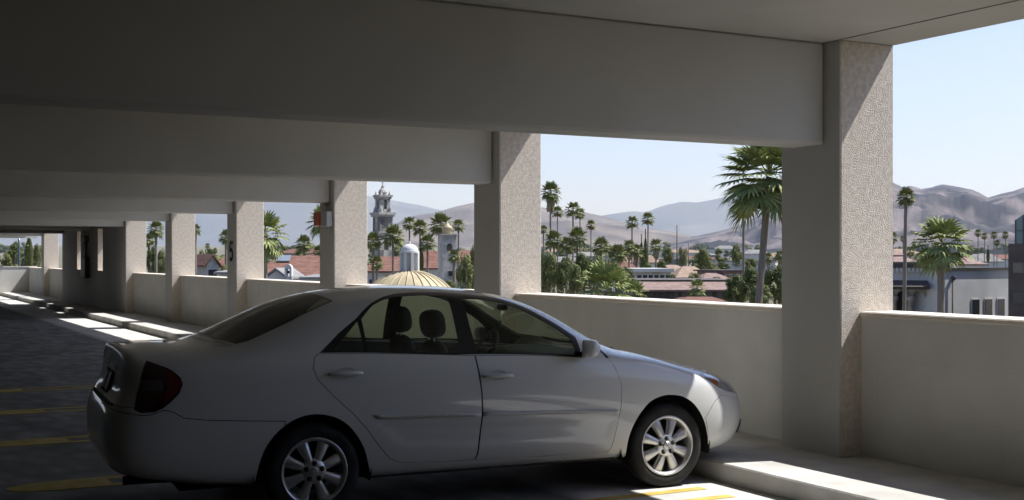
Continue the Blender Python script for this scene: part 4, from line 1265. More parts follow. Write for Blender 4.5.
# ---- broadleaf trees
def tree_mesh(n, seed, blobs=26, leaf=.05, tall=1.0):
    rn = random.Random(seed); g = MB()
    B = []
    for i in range(blobs):
        th = rn.uniform(0, 2 * PI); u = rn.uniform(-.75, 1); r = rn.uniform(.3, .72)
        B.append((Vector((r * math.cos(th) * math.sqrt(1 - u * u * .8), r * math.sin(th) * math.sqrt(1 - u * u * .8), u * .72 * tall)), rn.uniform(.2, .38)))
    for i in range(n):
        c, r = B[i % blobs]
        d = Vector((rn.gauss(0, 1), rn.gauss(0, 1), rn.gauss(0, 1))).normalized()
        p = c + d * r * rn.uniform(.75, 1.05)
        a = d.cross(Vector((rn.gauss(0, 1), rn.gauss(0, 1), rn.gauss(0, 1)))).normalized(); b = (d + Vector((0, 0, .4))).cross(a).normalized()
        s = leaf * rn.uniform(.7, 1.4)
        g.add([p - a * s, p - b * s * .6, p + a * s, p + b * s * .6], [(0, 1, 2, 3)])
    return g
TREE = [proto_mesh(tree_mesh(5200, 11, 34, .045), 'foliage', M['leafdark']),
        proto_mesh(tree_mesh(4200, 12, 26, .05), 'foliage', M['leafmid']),
        proto_mesh(tree_mesh(2600, 13, 18, .055), 'foliage', M['leafpale']),
        proto_mesh(tree_mesh(1300, 14, 14, .085), 'foliage', M['leafdark']),
        proto_mesh(tree_mesh(1200, 15, 14, .085), 'foliage', M['leafmid'])]
def conifer_mesh(n, seed):
    rn = random.Random(seed); g = MB()
    for i in range(n):
        z = rn.random(); r = (math.sin(min(1, z * 1.25 + .05) * PI) ** .6 * .9 + .15) * (1 - z * .55)
        a = rn.uniform(0, 2 * PI); d = Vector((math.cos(a), math.sin(a), .9))
        p = Vector((math.cos(a) * r, math.sin(a) * r, z * 2 - 1)) * 1.0
        q = d.cross(Vector((0, 0, 1))).normalized() * .16
        g.add([p - q, p + q, p + Vector((math.cos(a) * .12, math.sin(a) * .12, .14))], [(0, 1, 2)])
    return g
CYP = proto_mesh(conifer_mesh(900, 5), 'foliage', M['leafdark'])
def tree(px_, top_, bot, R, Z, k, lab, group=None, cyp=False, name=None):
    x, y = wpt(px_, Z); z0 = gz(Z); zt, zb = zpt(top_, Z), zpt(bot, Z)
    rad = R / FPX * Z; zc = (zt + zb) / 2
    e = empty(name or ('cypress' if cyp else 'leafy_tree'), (x, y, z0), rnd.uniform(0, 6), lab, 'tree', group)
    o = bpy.data.objects.new('foliage', CYP if cyp else TREE[k]); C.objects.link(o); o.parent = e
    o.location = (0, 0, zc - z0); hh = (zt - zb) / 2
    o.scale = (rad, rad, hh) if cyp else (rad, rad, hh)
    o = bpy.data.objects.new('trunk', TRUNK); C.objects.link(o); o.parent = e
    o.scale = (max(.1, rad * .07), max(.1, rad * .07), max(.5, zc - z0))
    return e
GT = 'leafy trees around the town'
T = [
 (549, 250, 300, 15, 100, 1, 'dark tree mass at the foot of the skirted palm'),
 (566, 256, 302, 16, 98, 0, 'dark green tree second from the second column'),
 (584, 252, 300, 14, 104, 0, 'dark green tree behind the left of the big pale fronds'),
 (599, 254, 296, 13, 108, 1, 'green tree behind the middle of the big pale fronds'),
 (616, 262, 300, 14, 100, 0, 'dark tree behind the right of the big pale fronds'),
 (735, 274, 312, 17, 62, 0, 'dark rounded bush left of the huge palm trunk'),
 (753, 266, 312, 18, 60, 0, 'tallest dark bush behind the huge palm trunk'),
 (775, 264, 312, 18, 58, 0, 'dark bush between the huge palm trunk and the nearest column'),
 (761, 284, 315, 16, 54, 1, 'lighter green bush low behind the parapet by the huge palm'),
 (703, 247, 272, 10, 330, 1, 'round green tree above the tan hip roofs'),
 (712, 262, 278, 9, 210, 1, 'spreading green tree right of the tan hip roofs'),
 (736, 243, 270, 8, 330, 1, 'upright green tree left of the slender palm'),
 (683, 244, 272, 7, 300, 2, 'pale feathery tree by the thin mast'),
 (667, 246, 270, 8, 320, 1, 'round tree right of the shaggy palm'),
 (694, 272, 286, 8, 160, 1, 'small tree in front of the tan hip roofs'),
 (612, 243, 262, 6, 380, 3, 'small dark distant tree above the rounded palm'),
 (720, 248, 264, 8, 420, 4, 'distant tree between the two green ones'),
 (466, 252, 300, 12, 110, 1, 'tree beside the second column, right of the arched tower'),
 (474, 244, 300, 10, 120, 1, 'tree mostly hidden by the second column'),
 (450, 280, 300, 10, 95, 0, 'dark tree at the foot of the arched tower'),
 (275, 246, 262, 10, 170, 3, 'dark tree behind the red roof beside column 5'),
 (300, 250, 262, 9, 190, 4, 'tree behind the red roof, middle of the gap'),
 (201, 250, 275, 7, 150, 4, 'tree left of the little red roofed house'),
 (212, 246, 262, 8, 260, 3, 'distant tree behind the little red roofed house'),
 (224, 264, 282, 6, 110, 1, 'green bush right of the little house'),
 (152, 245, 285, 8, 120, 0, 'dark tree in the narrow gap before the solid wall'),
 (162, 248, 285, 7, 125, 1, 'greener tree in the narrow gap before the solid wall'),
 (15, 241, 268, 8, 170, 0, 'round tree framed by the end opening, left of the pole'),
 (7, 253, 272, 7, 160, 1, 'low tree at the left edge of the end opening'),
 (-8, 246, 272, 9, 170, 0, 'tree just outside the left edge of the picture'),
 (37, 243, 268, 6, 170, 1, 'tree between the conifer and the farthest column'),
 (648, 262, 284, 9, 185, 1, 'green tree behind the pale flat-roofed building'),
 (662, 260, 276, 8, 200, 0, 'dark tree above the pale flat-roofed building'),
 (724, 262, 274, 8, 240, 0, 'dark tree left of the boxy dark-eaved building'),
 (750, 257, 272, 9, 240, 1, 'green tree right of the slender palm trunk'),
 (672, 274, 288, 7, 135, 0, 'dark tree at the left foot of the tan hip-roofed house'),
 (716, 276, 288, 7, 135, 1, 'green tree above the right of the long tiled eave'),
 (627, 266, 290, 9, 125, 0, 'dark tree between the pale fronds and the flat-roofed building'),
 (540, 252, 300, 10, 108, 0, 'dark tree cut by the edge of the second column'),
 (574, 262, 304, 13, 88, 1, 'lighter bushy tree low left of the big pale fronds'),
 (10, 257, 270, 4.5, 130, 4, 'small bright bush in the end opening'),
]
for a in T: tree(*a, group=GT)
tree(29, 230, 268, 4.5, 150, 0, 'tall dark conifer framed by the end opening', cyp=True)
tree(641.5, 236, 270, 2.6, 190, 0, 'left spire of the pair of dark cypresses', cyp=True)
tree(645.5, 231, 270, 2.8, 190, 0, 'right and taller spire of the pair of dark cypresses', cyp=True)
tree(421, 240, 272, 3.0, 150, 0, 'slim dark cypress between the church cupola and the arched tower', cyp=True)
tree(988, 246, 262, 1.8, 260, 0, 'thin dark cypress beyond the flat roof on the right', cyp=True)
# the wooded plain: small far-off trees
rr = random.Random(21)
OPEN = [((541, 783), 'left of the nearest column'), ((541, 783), 'left of the nearest column'),
        ((541, 783), 'left of the nearest column'), ((891, 1006), 'right of the nearest column'),
        ((371, 473), 'around the church towers'), ((266, 320), 'beside the alarm box column'),
        ((0, 42), 'in the end opening')]
SPOTS = []
def free(x, y, r):
    if any((x - a) ** 2 + (y - b) ** 2 < (r + c) ** 2 for a, b, c in SPOTS): return False
    SPOTS.append((x, y, r)); return True
def far_trees(n):
    k = 0
    while k < n:
        Z = rr.uniform(430, 1350); (a, b), where = rr.choice(OPEN)
        X = rr.uniform(a, b); h = rr.uniform(7, 13); zg = gz(Z); wx, wy = wpt(X, Z); wd = h * .55 * rr.uniform(.9, 1.5)
        if not free(wx, wy, wd * 1.6): continue
        bot = HOR - (zg - EYE) / Z * FPX; topy = HOR - (zg + h - EYE) / Z * FPX
        tree(X, topy, bot + .6, wd / Z * FPX, Z, rr.choice([3, 3, 4]), 'far-off tree on the hazy plain, ' + where, 'distant trees ' + where)
        k += 1

# ---- buildings
M['whitewall'] = noisy('white_plaster', (0.46, 0.455, 0.435), (0.55, 0.545, 0.525), scale=.6, rough=.9)
M['stone'] = noisy('grey_stone', (0.27, 0.255, 0.23), (0.43, 0.41, 0.375), scale=1.2, rough=.9, bump=.3, bscale=6, bdist=.05)
M['brownwall'] = noisy('dark_brown_cladding', (0.07, 0.058, 0.05), (0.095, 0.08, 0.07), scale=1, rough=.7)
M['winglass'] = mat('dark_window_glass', (0.03, 0.035, 0.04), 0.1, coat=.5)
M['blueglass'] = mat('blue_curtain_glass', (0.10, 0.15, 0.19), 0.12, metal=.4)
M['greyroof'] = noisy('grey_roofing', (0.17, 0.165, 0.16), (0.24, 0.235, 0.225), scale=.5, rough=.9)
M['gold'] = noisy('yellow_dome_tile', (0.34, 0.28, 0.165), (0.44, 0.37, 0.23), scale=2, rough=.55)
M['solar'] = mat('grey_solar_panel', (0.16, 0.18, 0.20), 0.3)
def tile(name, c1, c2):
    m = noisy(name, c1, c2, scale=1.5, rough=.9)
    t = m.node_tree; N = t.nodes; L = t.links; b = N['Principled BSDF']
    tc = N.new('ShaderNodeTexCoord'); wv = N.new('ShaderNodeTexWave'); wv.inputs['Scale'].default_value = 3.0; wv.bands_direction = 'X'
    L.new(tc.outputs['Object'], wv.inputs['Vector'])
    bm = N.new('ShaderNodeBump'); bm.inputs['Strength'].default_value = .5; bm.inputs['Distance'].default_value = .08
    L.new(wv.outputs['Fac'], bm.inputs['Height']); L.new(bm.outputs[0], b.inputs['Normal'])
    return m
M['redtile'] = tile('red_clay_tile', (0.13, 0.06, 0.042), (0.21, 0.105, 0.075))
M['tantile'] = tile('tan_clay_tile', (0.24, 0.17, 0.12), (0.34, 0.25, 0.185))
M['pinktile'] = tile('pinkish_clay_tile', (0.20, 0.135, 0.115), (0.29, 0.205, 0.175))

def bld(name, px0, px1, Z, lab, cat='building', rz=0.0, group=None, top=None):
    """Empty at ground, local x to the picture's right, y away; returns (empty, width, height function)."""
    x, y = wpt((px0 + px1) / 2, Z)
    e = empty(name, (x, y, gz(Z)), -TH + rz, lab, cat, group)
    W_ = (px1 - px0) / FPX * Z
    return e, W_, lambda py: zpt(py, Z) - gz(Z), Z / FPX
def windows(e, xs, z0, z1, w_, yface, mt='winglass', frame='whitewall', nm='window'):
    for x in xs:
        g = MB(); g.box(x - w_ / 2 - .08, x + w_ / 2 + .08, yface - .05, yface + .05, z0 - .08, z1 + .08)
        f = g.build(nm, M[frame], e)
        g = MB(); g.box(x - w_ / 2, x + w_ / 2, yface - .07, yface - .04, z0, z1); g.build('pane', M[mt], f)
def hip(e, w_, d_, z0, z1, mt, ov=.4, name='roof', ridge=.5, y0=0, x0=0):
    a, b = w_ / 2 + ov, ov
    r = w_ / 2 * ridge
    g = MB()
    ym = y0 + d_ / 2
    vs = [(x0 - a, y0 - b, z0), (x0 + a, y0 - b, z0), (x0 + a, y0 + d_ + b, z0), (x0 - a, y0 + d_ + b, z0), (x0 - r, ym, z1), (x0 + r, ym, z1)]
    vs += [(p[0], p[1], z0 - .2) for p in vs[:4]]
    g.add(vs, [(0, 1, 5, 4), (1, 2, 5), (2, 3, 4, 5), (3, 0, 4), (6, 7, 1, 0), (7, 8, 2, 1), (8, 9, 3, 2), (9, 6, 0, 3), (9, 8, 7, 6)])
    return g.build(name, M[mt], e)

# tall church tower
def church_tower():
    e, W_, h, m = bld('church_tower', 375.5, 397, 260, 'tall ornate grey church tower with a pointed belfry', 'tower', rz=.6); e.scale = (.84, .84, 1)
    w1 = 17.5 * m; w2 = 13.2 * m; w3 = 9 * m
    def tier(nm, wd, za, zb, op=None):
        g = MB(); a = wd / 2; t_ = wd * .24
        if op:
            oa, ob = op
            for sx in (-1, 1):
                for sy in (-1, 1): g.box(sx * a, sx * (a - t_ * 1.35), wd / 2 + sy * a, wd / 2 + sy * (a - t_ * 1.35), za, zb)
            g.box(-a, a, 0, wd, za, oa); g.box(-a, a, 0, wd, ob, zb)
            g.box(-a * .42, a * .42, wd * .3, wd * .7, za, zb)
        else: g.box(-a, a, 0, wd, za, zb)
        return g.build(nm, M['stone'], e)
    off = lambda wd: (w1 - wd) / 2
    tier('lower_shaft', w1, 0, h(213), (h(250), h(238)))
    def shift(o, wd): o.location = (0, off(wd), 0)
    a = w1 / 2
    for z, q in ((h(232), .35), (h(213), .6)):
        g = MB(); g.box(-a - q, a + q, -q, w1 + q, z - .35, z + .15); g.box(-a - q * .6, a + q * .6, -q * .6, w1 + q * .6, z - .8, z - .35); g.build('cornice', M['stone'], e)
    for sx in (-1, 1):
        for sy in (0, 1):
            g = MB(); g.lathe([(.7, h(213)), (.5, h(210)), (.55, h(209.5)), (0, h(205))], 8, Matrix.Translation((sx * (a - .5), sy * (w1 - 1) + .5, 0))); g.build('pinnacle', M['stone'], e)
    g = MB(); a = w1 / 2
    for z0_, z1_ in ((h(227), h(216)),):
        g.box(-a * .3, a * .3, -.12, .1, z0_, z1_)
    for sx in (-.62, .62): pass
    g.build('belfry_opening', M['winglass'], e)
    o = tier('belfry', w2, h(213), h(195.5), (h(209), h(200))); shift(o, w2)
    a = w2 / 2; q = .5; z = h(195.5)
    g = MB(); g.box(-a - q, a + q, -q, w2 + q, z - .25, z + .15); g.box(-a - q * .5, a + q * .5, -q * .5, w2 + q * .5, z - .7, z - .25)
    o = g.build('cornice', M['stone'], e); shift(o, w2)
    for sx in (-1, 1):
        for sy in (0, 1):
            g = MB(); g.lathe([(.5, h(195.5)), (.35, h(194)), (0, h(190.5))], 8, Matrix.Translation((sx * (a - .2), sy * w2, 0))); o = g.build('pinnacle', M['stone'], e); shift(o, w2)
    g = MB(); g.lathe([(w3 * .55, h(196)), (w3 * .55, h(192.5)), (w3 * .62, h(192.3)), (w3 * .6, h(191.8)), (w3 * .46, h(189.6)), (w3 * .25, h(188)), (w3 * .2, h(187.6)), (w3 * .2, h(186.3)), (w3 * .24, h(186)), (0, h(184))], 12, Matrix.Translation((0, w1 / 2, 0)), smooth=False)
    g.build('lantern', M['stone'], e)
    g = MB(); g.box(-.09, .09, w1 / 2 - .09, w1 / 2 + .09, h(184.4), h(181)); g.box(-.45, .45, w1 / 2 - .08, w1 / 2 + .08, h(182.6), h(182.2)); g.build('cross', M['stone'], e)
church_tower()
def arched_tower():
    e, W_, h, m = bld('arched_tower', 441, 458.5, 120, 'square grey stone tower with an arched bell opening', 'tower', rz=.40); e.scale = (.95, .95, 1)
    wd = 15.5 * m; a = wd / 2; g = MB()
    za, zb = h(251), h(241)
    g.box(-a, a, 0, wd, 0, za); g.box(-a, a, 0, wd, zb + .35, h(234))
    for sx in (-1, 1):
        for sy in (0, 1): g.box(sx * a, sx * a * .42, sy * wd, sy * wd + (1 - 2 * sy) * wd * .28, za, zb + .4)
    # arch heads
    n = 10; r = a * .42
    for yy in (0, wd - .25):
        for k in range(n):
            a0, a1 = PI * k / n, PI * (k + 1) / n
            p = [(r * math.cos(a0), zb - .55 + r * math.sin(a0)), (r * math.cos(a1), zb - .55 + r * math.sin(a1)), (r * math.cos(a1), zb + .4), (r * math.cos(a0), zb + .4)]
            if p[0][1] > zb + .38: continue
            vs = [(x, yy, min(z, zb + .4)) for x, z in p] + [(x, yy + .25, min(z, zb + .4)) for x, z in p]
            g.add(vs, [(0, 1, 2, 3), (7, 6, 5, 4), (0, 4, 5, 1)])
    g.box(-a, -a + .3, .3, wd - .3, za, zb + .4)
    g.build('shaft', M['stone'], e)
    g = MB(); g.box(-a * .7, a * .7, wd * .62, wd * .68, za, zb + .3); g.build('dark_arch_back', M['darkbox'], e, label='dark panel for the shade inside the arch')  # dark panel added in place of shade within the arch
    g = MB(); g.box(-a - .2, a + .2, -.2, wd + .2, h(235), h(233.8)); g.build('cornice', M['stone'], e)
    g = MB(); g.lathe([(.55, h(234)), (.55, h(229.5)), (.62, h(229.3)), (.5, h(226.5)), (.2, h(224.5)), (.08, h(222)), (0, h(220))], 10, Matrix.Translation((0, wd / 2, 0)))
    g.build('cupola', M['gold'], e, label='small pale gold cupola')
    windows(e, [a * .1], h(276), h(271), .5, 0, frame='stone'); windows(e, [a * .1], h(288), h(284), .5, 0, frame='stone')
arched_tower()
def yellow_dome():
    Z = 78; x, y = wpt(409.6, Z); e = empty('domed_rotunda', (x, y, gz(Z)), -TH, 'ribbed pale yellow dome with a white cupola, just above the car roof', 'dome')
    m = Z / FPX; R = 56 * m; zt = zpt(270.6, Z) - gz(Z); zc = zt - R
    amax = math.radians(62)
    prof = [(R * math.sin(amax * (1 - k / 18)), zc + R * math.cos(amax * (1 - k / 18))) for k in range(19)]
    g = MB(); g.lathe(prof, 64); g.build('dome', M['gold'], e)
    g = MB()
    for k in range(28):
        a = 2 * PI * k / 28
        g.tube([(r * math.cos(a) * 1.004, r * math.sin(a) * 1.004, z + .01) for r, z in prof[:-1]], .045, 5)
    g.build('ribs', M['gold'], e)
    rb = prof[0][0]; g = MB(); g.lathe([(rb + .25, prof[0][1] + .05), (rb + .25, prof[0][1] - .3), (rb, prof[0][1] - .4), (rb, 0)], 48, smooth=False); g.build('drum', M['whitewall'], e)
    g = MB(); r0 = 8 * m; z0, z1 = zt - .25, zpt(253, Z) - gz(Z)
    for k in range(8):
        a = 2 * PI * (k + .5) / 8
        g.box(-.13, .13, -.10, .10, z0, z1, Matrix.Translation((r0 * math.cos(a), r0 * math.sin(a), 0)) @ Matrix.Rotation(a, 4, 'Z'))
    g.lathe([(r0 * .72, z0), (r0 * .72, z1)], 16); g.lathe([(0, z1 - .02), (r0 * 1.22, z1), (r0 * 1.22, z1 + .12), (r0 * 1.02, z1 + .14)], 24, smooth=False)
    g.lathe([(r0 * 1.25, z0 - .05), (r0 * 1.25, z0 + .1), (0, z0 + .1)], 24, smooth=False)
    c = g.build('cupola', M['whitewall'], e, label='white eight-sided cupola')
    g = MB(); zz = zpt(243.8, Z) - gz(Z); r1 = r0 * 1.08
    g.lathe([(r1 * math.cos(PI / 2 * k / 10), z1 + .13 + (zz - z1 - .13) * math.sin(PI / 2 * k / 10)) for k in range(11)], 24)
    g.lathe([(.06, zz - .05), (.07, zz + .08), (0, zz + .2)], 8); g.build('cupola_dome', M['whitewall'], c)
yellow_dome()

def house(name, x0, x1, ytop, yeave, Z, roof, lab, depth=12, rz=0.0, wall='whitewall', ridge=.8, nwin=4, group=None):
    e, W_, h, m = bld(name, x0, x1, Z, lab, 'building', rz, group)
    g = MB(); g.box(-W_ / 2, W_ / 2, 0, depth, 0, h(yeave)); g.build('walls', M[wall], e)
    hip(e, W_, depth, h(yeave), h(ytop), roof, ridge=ridge)
    if nwin:
        windows(e, [W_ * (k + .5) / nwin - W_ / 2 for k in range(nwin)], h(yeave) - 2.4, h(yeave) - 1.0, min(1.3, W_ / nwin * .4), 0)
    return e, W_, h, m
e, W_, h, m = house('tiled_hall', 255, 335, 255.5, 275.5, 118, 'redtile', 'long hall with a red clay roof seen left of the alarm box column', 16, nwin=7)
g = MB(); Mx = Matrix.Rotation(0, 4, 'Z')
pz = lambda q: h(275.5) + (h(255.5) - h(275.5)) * q
g.add([(-W_ * .36, 16 * .5 * .62, pz(.62)), (-W_ * .18, 16 * .5 * .62, pz(.62) ), (-W_ * .22, 8 * .92, pz(.92)), (-W_ * .40, 8 * .92, pz(.92))], [(0, 1, 2, 3)])
g.v = [(x, y - .12, z + .22) for x, y, z in g.v]
b_ = len(g.v); g.v += [(x, y, z - .1) for x, y, z in g.v]; g.f += [(4, 7, 6, 5), (0, 4, 5, 1), (1, 5, 6, 2), (2, 6, 7, 3), (3, 7, 4, 0)]; g.sm += [False] * 5
g.build('solar_panel', M['solar'], e, label='grey solar panels on the roof')
e, W_, h, m = bld('bell_gable', 284.5, 291.5, 105, 'little white bell gable in front of the red hall roof', 'gable')
g = MB(); a = W_ / 2
g.box(-a, -a * .45, 0, .8, 0, h(268.5)); g.box(a * .45, a, 0, .8, 0, h(268.5)); g.box(-a, a, 0, .8, 0, h(276.5))
n = 12
for k in range(n):
    a0, a1 = PI * k / n, PI * (k + 1) / n
    vs = [(a * .45 * math.cos(a0), 0, h(270) + a * .45 * math.sin(a0)), (a * .45 * math.cos(a1), 0, h(270) + a * .45 * math.sin(a1)), (a * math.cos(a1), 0, h(268.5) + a * 1.2 * math.sin(a1)), (a * math.cos(a0), 0, h(268.5) + a * 1.2 * math.sin(a0))]
    vs += [(x, .8, z) for x, y, z in vs]
    g.add(vs, [(0, 1, 2, 3), (7, 6, 5, 4), (3, 2, 6, 7), (0, 4, 5, 1)])
g.build('arch_wall', M['whitewall'], e)
g = MB(); g.lathe([(.22, h(273.5)), (.16, h(272.2)), (.1, h(271)), (0, h(270.8))], 10, Matrix.Translation((0, .4, 0))); g.build('bell', M['darkbox'], e)
# low white gabled wing and small roofs beside the bell gable
def gable_house(name, x0, x1, ytop, yeave, Z, wall, roof, lab, depth=8, rz=0):
    e, W_, h, m = bld(name, x0, x1, Z, lab, 'building', rz)
    a = W_ / 2; g = MB(); zt, ze = h(ytop), h(yeave)
    g.add([(-a, 0, 0), (a, 0, 0), (a, 0, ze), (0, 0, zt), (-a, 0, ze), (-a, depth, 0), (a, depth, 0), (a, depth, ze), (0, depth, zt), (-a, depth, ze)],
          [(0, 1, 2, 3, 4), (9, 8, 7, 6, 5), (0, 4, 9, 5), (1, 6, 7, 2)])
    g.build('walls', M[wall], e)
    g = MB(); o = .3
    for s in (-1, 1):
        vs = [(0, -o, zt + .05), (s * (a + o), -o, ze - .12), (s * (a + o), depth + o, ze - .12), (0, depth + o, zt + .05)]
        vs += [(x, y, z + .18) for x, y, z in vs]
        g.add(vs, [(0, 1, 2, 3), (4, 7, 6, 5), (0, 4, 5, 1), (1, 5, 6, 2), (2, 6, 7, 3), (3, 7, 4, 0)])
    g.build('roof', M[roof], e)
    windows(e, [0], ze - 1.6, ze - .4, 1.0, 0)
gable_house('chapel_wing', 266, 286, 270.5, 278, 108, 'whitewall', 'greyroof', 'low white gabled wing left of the bell gable')
house('flat_white_annex', 305, 330, 274.5, 277, 100, 'greyroof', 'low white annex with a grey roof right of the bell gable', 8, nwin=3)
gable_house('small_house', 206, 219, 256, 266, 140, 'stone', 'redtile', 'little grey gabled house with a red roof, left of column 5', 10, rz=.5)
house('small_house', 216, 232, 255, 266, 150, 'redtile', 'red hipped roof directly left of the column numbered 5', 9, nwin=2)
house('small_house', 190, 203, 262, 268, 160, 'redtile', 'low red roofed house behind the fifth column', 9, nwin=2)
house('small_house', 219, 232, 270, 272, 105, 'greyroof', 'small white flat-roofed block below the red hipped roof', 6, nwin=2)
house('tiled_hall', 366, 400, 256.5, 271, 145, 'redtile', 'red roofed hall left of the yellow dome', 16, nwin=3)
house('tiled_hall', 410, 446, 250.5, 268, 165, 'redtile', 'red roofed hall between the cupola and the arched tower', 16, nwin=3)
house('tiled_hall', 455, 490, 250, 262, 190, 'redtile', 'red roof glimpsed behind the trees right of the arched tower', 14, nwin=3)
# middle view
e, W_, h, m = bld('flat_roofed_building', 636, 671, 150, 'pale flat-roofed building right of the big palm fronds', 'building', .12)
g = MB(); g.box(-W_ / 2, W_ / 2, 0, 9, 0, h(272)); g.build('walls', M['stone'], e)
g = MB(); g.box(-W_ / 2 - .3, W_ / 2 + .3, -.5, 9.3, h(272), h(268.5)); g.build('fascia', M['whitewall'], e, label='broad white fascia')
windows(e, [W_ * (k + .5) / 6 - W_ / 2 for k in range(6)], h(281), h(275), .55, 0)
e, W_, h, m = bld('long_tiled_building', 634, 737, 112, 'long building with a reddish tiled eave and dark windows', 'building', -.05)
g = MB(); g.box(-W_ / 2, W_ / 2, 0, 12, 0, h(289)); g.box(-W_ / 2 + .6, W_ / 2 - .6, 2.0, 12, h(289), h(280.5)); g.build('walls', M['brownwall'], e)
g = MB(); vs = [(-W_ / 2 - .4, -.9, h(289.5)), (W_ / 2 + .4, -.9, h(289.5)), (W_ / 2 - .3, 2.1, h(281.2)), (-W_ / 2 + .3, 2.1, h(281.2))]; vs += [(x, y, z - .15) for x, y, z in vs]
g.add(vs, [(0, 1, 2, 3), (7, 6, 5, 4), (4, 5, 1, 0), (5, 6, 2, 1), (6, 7, 3, 2), (7, 4, 0, 3)]); g.build('tiled_eave', M['pinktile'], e, label='reddish tiled eave')
g = MB(); g.box(-W_ / 2 + .3, W_ / 2 - .3, 1.8, 12.2, h(281.0), h(280.2)); g.build('roof_edge', M['brownwall'], e)
windows(e, [W_ * (k + .5) / 9 - W_ / 2 for k in range(9)], h(300), h(292), .62, 0, frame='brownwall')
house('hip_roofed_house', 678, 712, 266.5, 277.5, 175, 'tantile', 'tan hip-roofed house above the long tiled building', 13, ridge=.35, nwin=5, wall='stone')
house('hip_roofed_house', 660, 690, 265, 272, 230, 'tantile', 'tan hip roof farther back by the thin mast', 12, ridge=.4, nwin=3, wall='stone')
house('hip_roofed_house', 706, 729, 273.5, 279, 160, 'pinktile', 'pinkish low roof right of the tan hip roof', 10, ridge=.5, nwin=3, wall='stone')
e, W_, h, m = bld('block_house', 722, 746, 165, 'boxy dark-eaved building left of the slender palm trunk', 'building', .3)
g = MB(); g.box(-W_ / 2, W_ / 2, 0, 8, 0, h(271.5)); g.build('walls', M['pinktile'], e)
g = MB(); g.box(-W_ / 2 - .4, W_ / 2 + .4, -.4, 8.4, h(271.5), h(270)); g.build('roof', M['brownwall'], e)
windows(e, [-W_ * .25, W_ * .25], h(279), h(275), .9, 0)
house('hip_roofed_house', 600, 640, 262, 268, 220, 'redtile', 'orange-red roof showing above the palm fronds', 12, ridge=.5, nwin=3)
house('small_house', 690, 722, 298, 301, 88, 'redtile', 'strip of red roof just over the parapet, below the long building', 6, nwin=3)
# thin mast and far poles
def mast(px_, y0, y1, Z, lab, r=.18):
    x, y = wpt(px_, Z); zb = gz(Z)
    e = empty('mast', (x, y, zb), 0, lab, 'mast')
    g = MB(); g.tube([(0, 0, 0), (0, 0, zpt(y0, Z) - zb)], [r * 1.5, r * .7], 8); g.build('pole', M['winglass'] if r < .13 else M['bark2'], e)
    g = MB()
    for q in (.93, .96): g.box(-r * 5, r * 5, -.05, .05, (zpt(y0, Z) - zb) * q, (zpt(y0, Z) - zb) * q + .12)
    g.build('crossarm', M['greybox'], e)
mast(677, 225, 262, 300, 'thin tall grey mast in the middle of the far plain', .16)
mast(19, 214, 268, 120, 'tall utility pole framed by the end opening', .12)
mast(688.5, 243, 262, 300, 'short pole right of the thin tall mast', .13)
# scattered far buildings
rb = random.Random(5)
cols = ['whitewall', 'whitewall', 'stone', 'greyroof']
nb = 0
while nb < 42:
    Z = rb.uniform(380, 1350); (a_, b_), where = rb.choice(OPEN[:4] + OPEN[5:6]); X = rb.uniform(a_, b_)
    w_ = rb.uniform(10, 34); hh = rb.uniform(4, 8); zg = gz(Z)
    x, y = wpt(X, Z)
    if not free(x, y, w_ * .75): continue
    nb += 1
    e = empty('distant_building', (x, y, zg), -TH + rb.uniform(-.4, .4), 'small pale building far off on the plain, ' + where, 'building', 'distant buildings ' + where)
    g = MB(); g.box(-w_ / 2, w_ / 2, 0, w_ * .6, -2, hh); g.build('walls', M[rb.choice(cols)], e)
    if rb.random() < .5: hip(e, w_, w_ * .6, hh, hh + rb.uniform(1.5, 3), rb.choice(['tantile', 'redtile', 'greyroof']))
    else:
        g = MB(); g.box(-w_ / 2 - .3, w_ / 2 + .3, -.3, w_ * .6 + .3, hh, hh + .5); g.build('roof', M['greyroof'], e)

far_trees(110)
OPEN = [((r0, r1), 'behind the columns') for r0, r1 in ((790, 885), (790, 885), (478, 536), (325, 366), (232, 262))]
_u = rr.uniform
rr.uniform = lambda a, b: _u(190, 900) if (a, b) == (430, 1350) else _u(a, b)
far_trees(50)
rr.uniform = _u
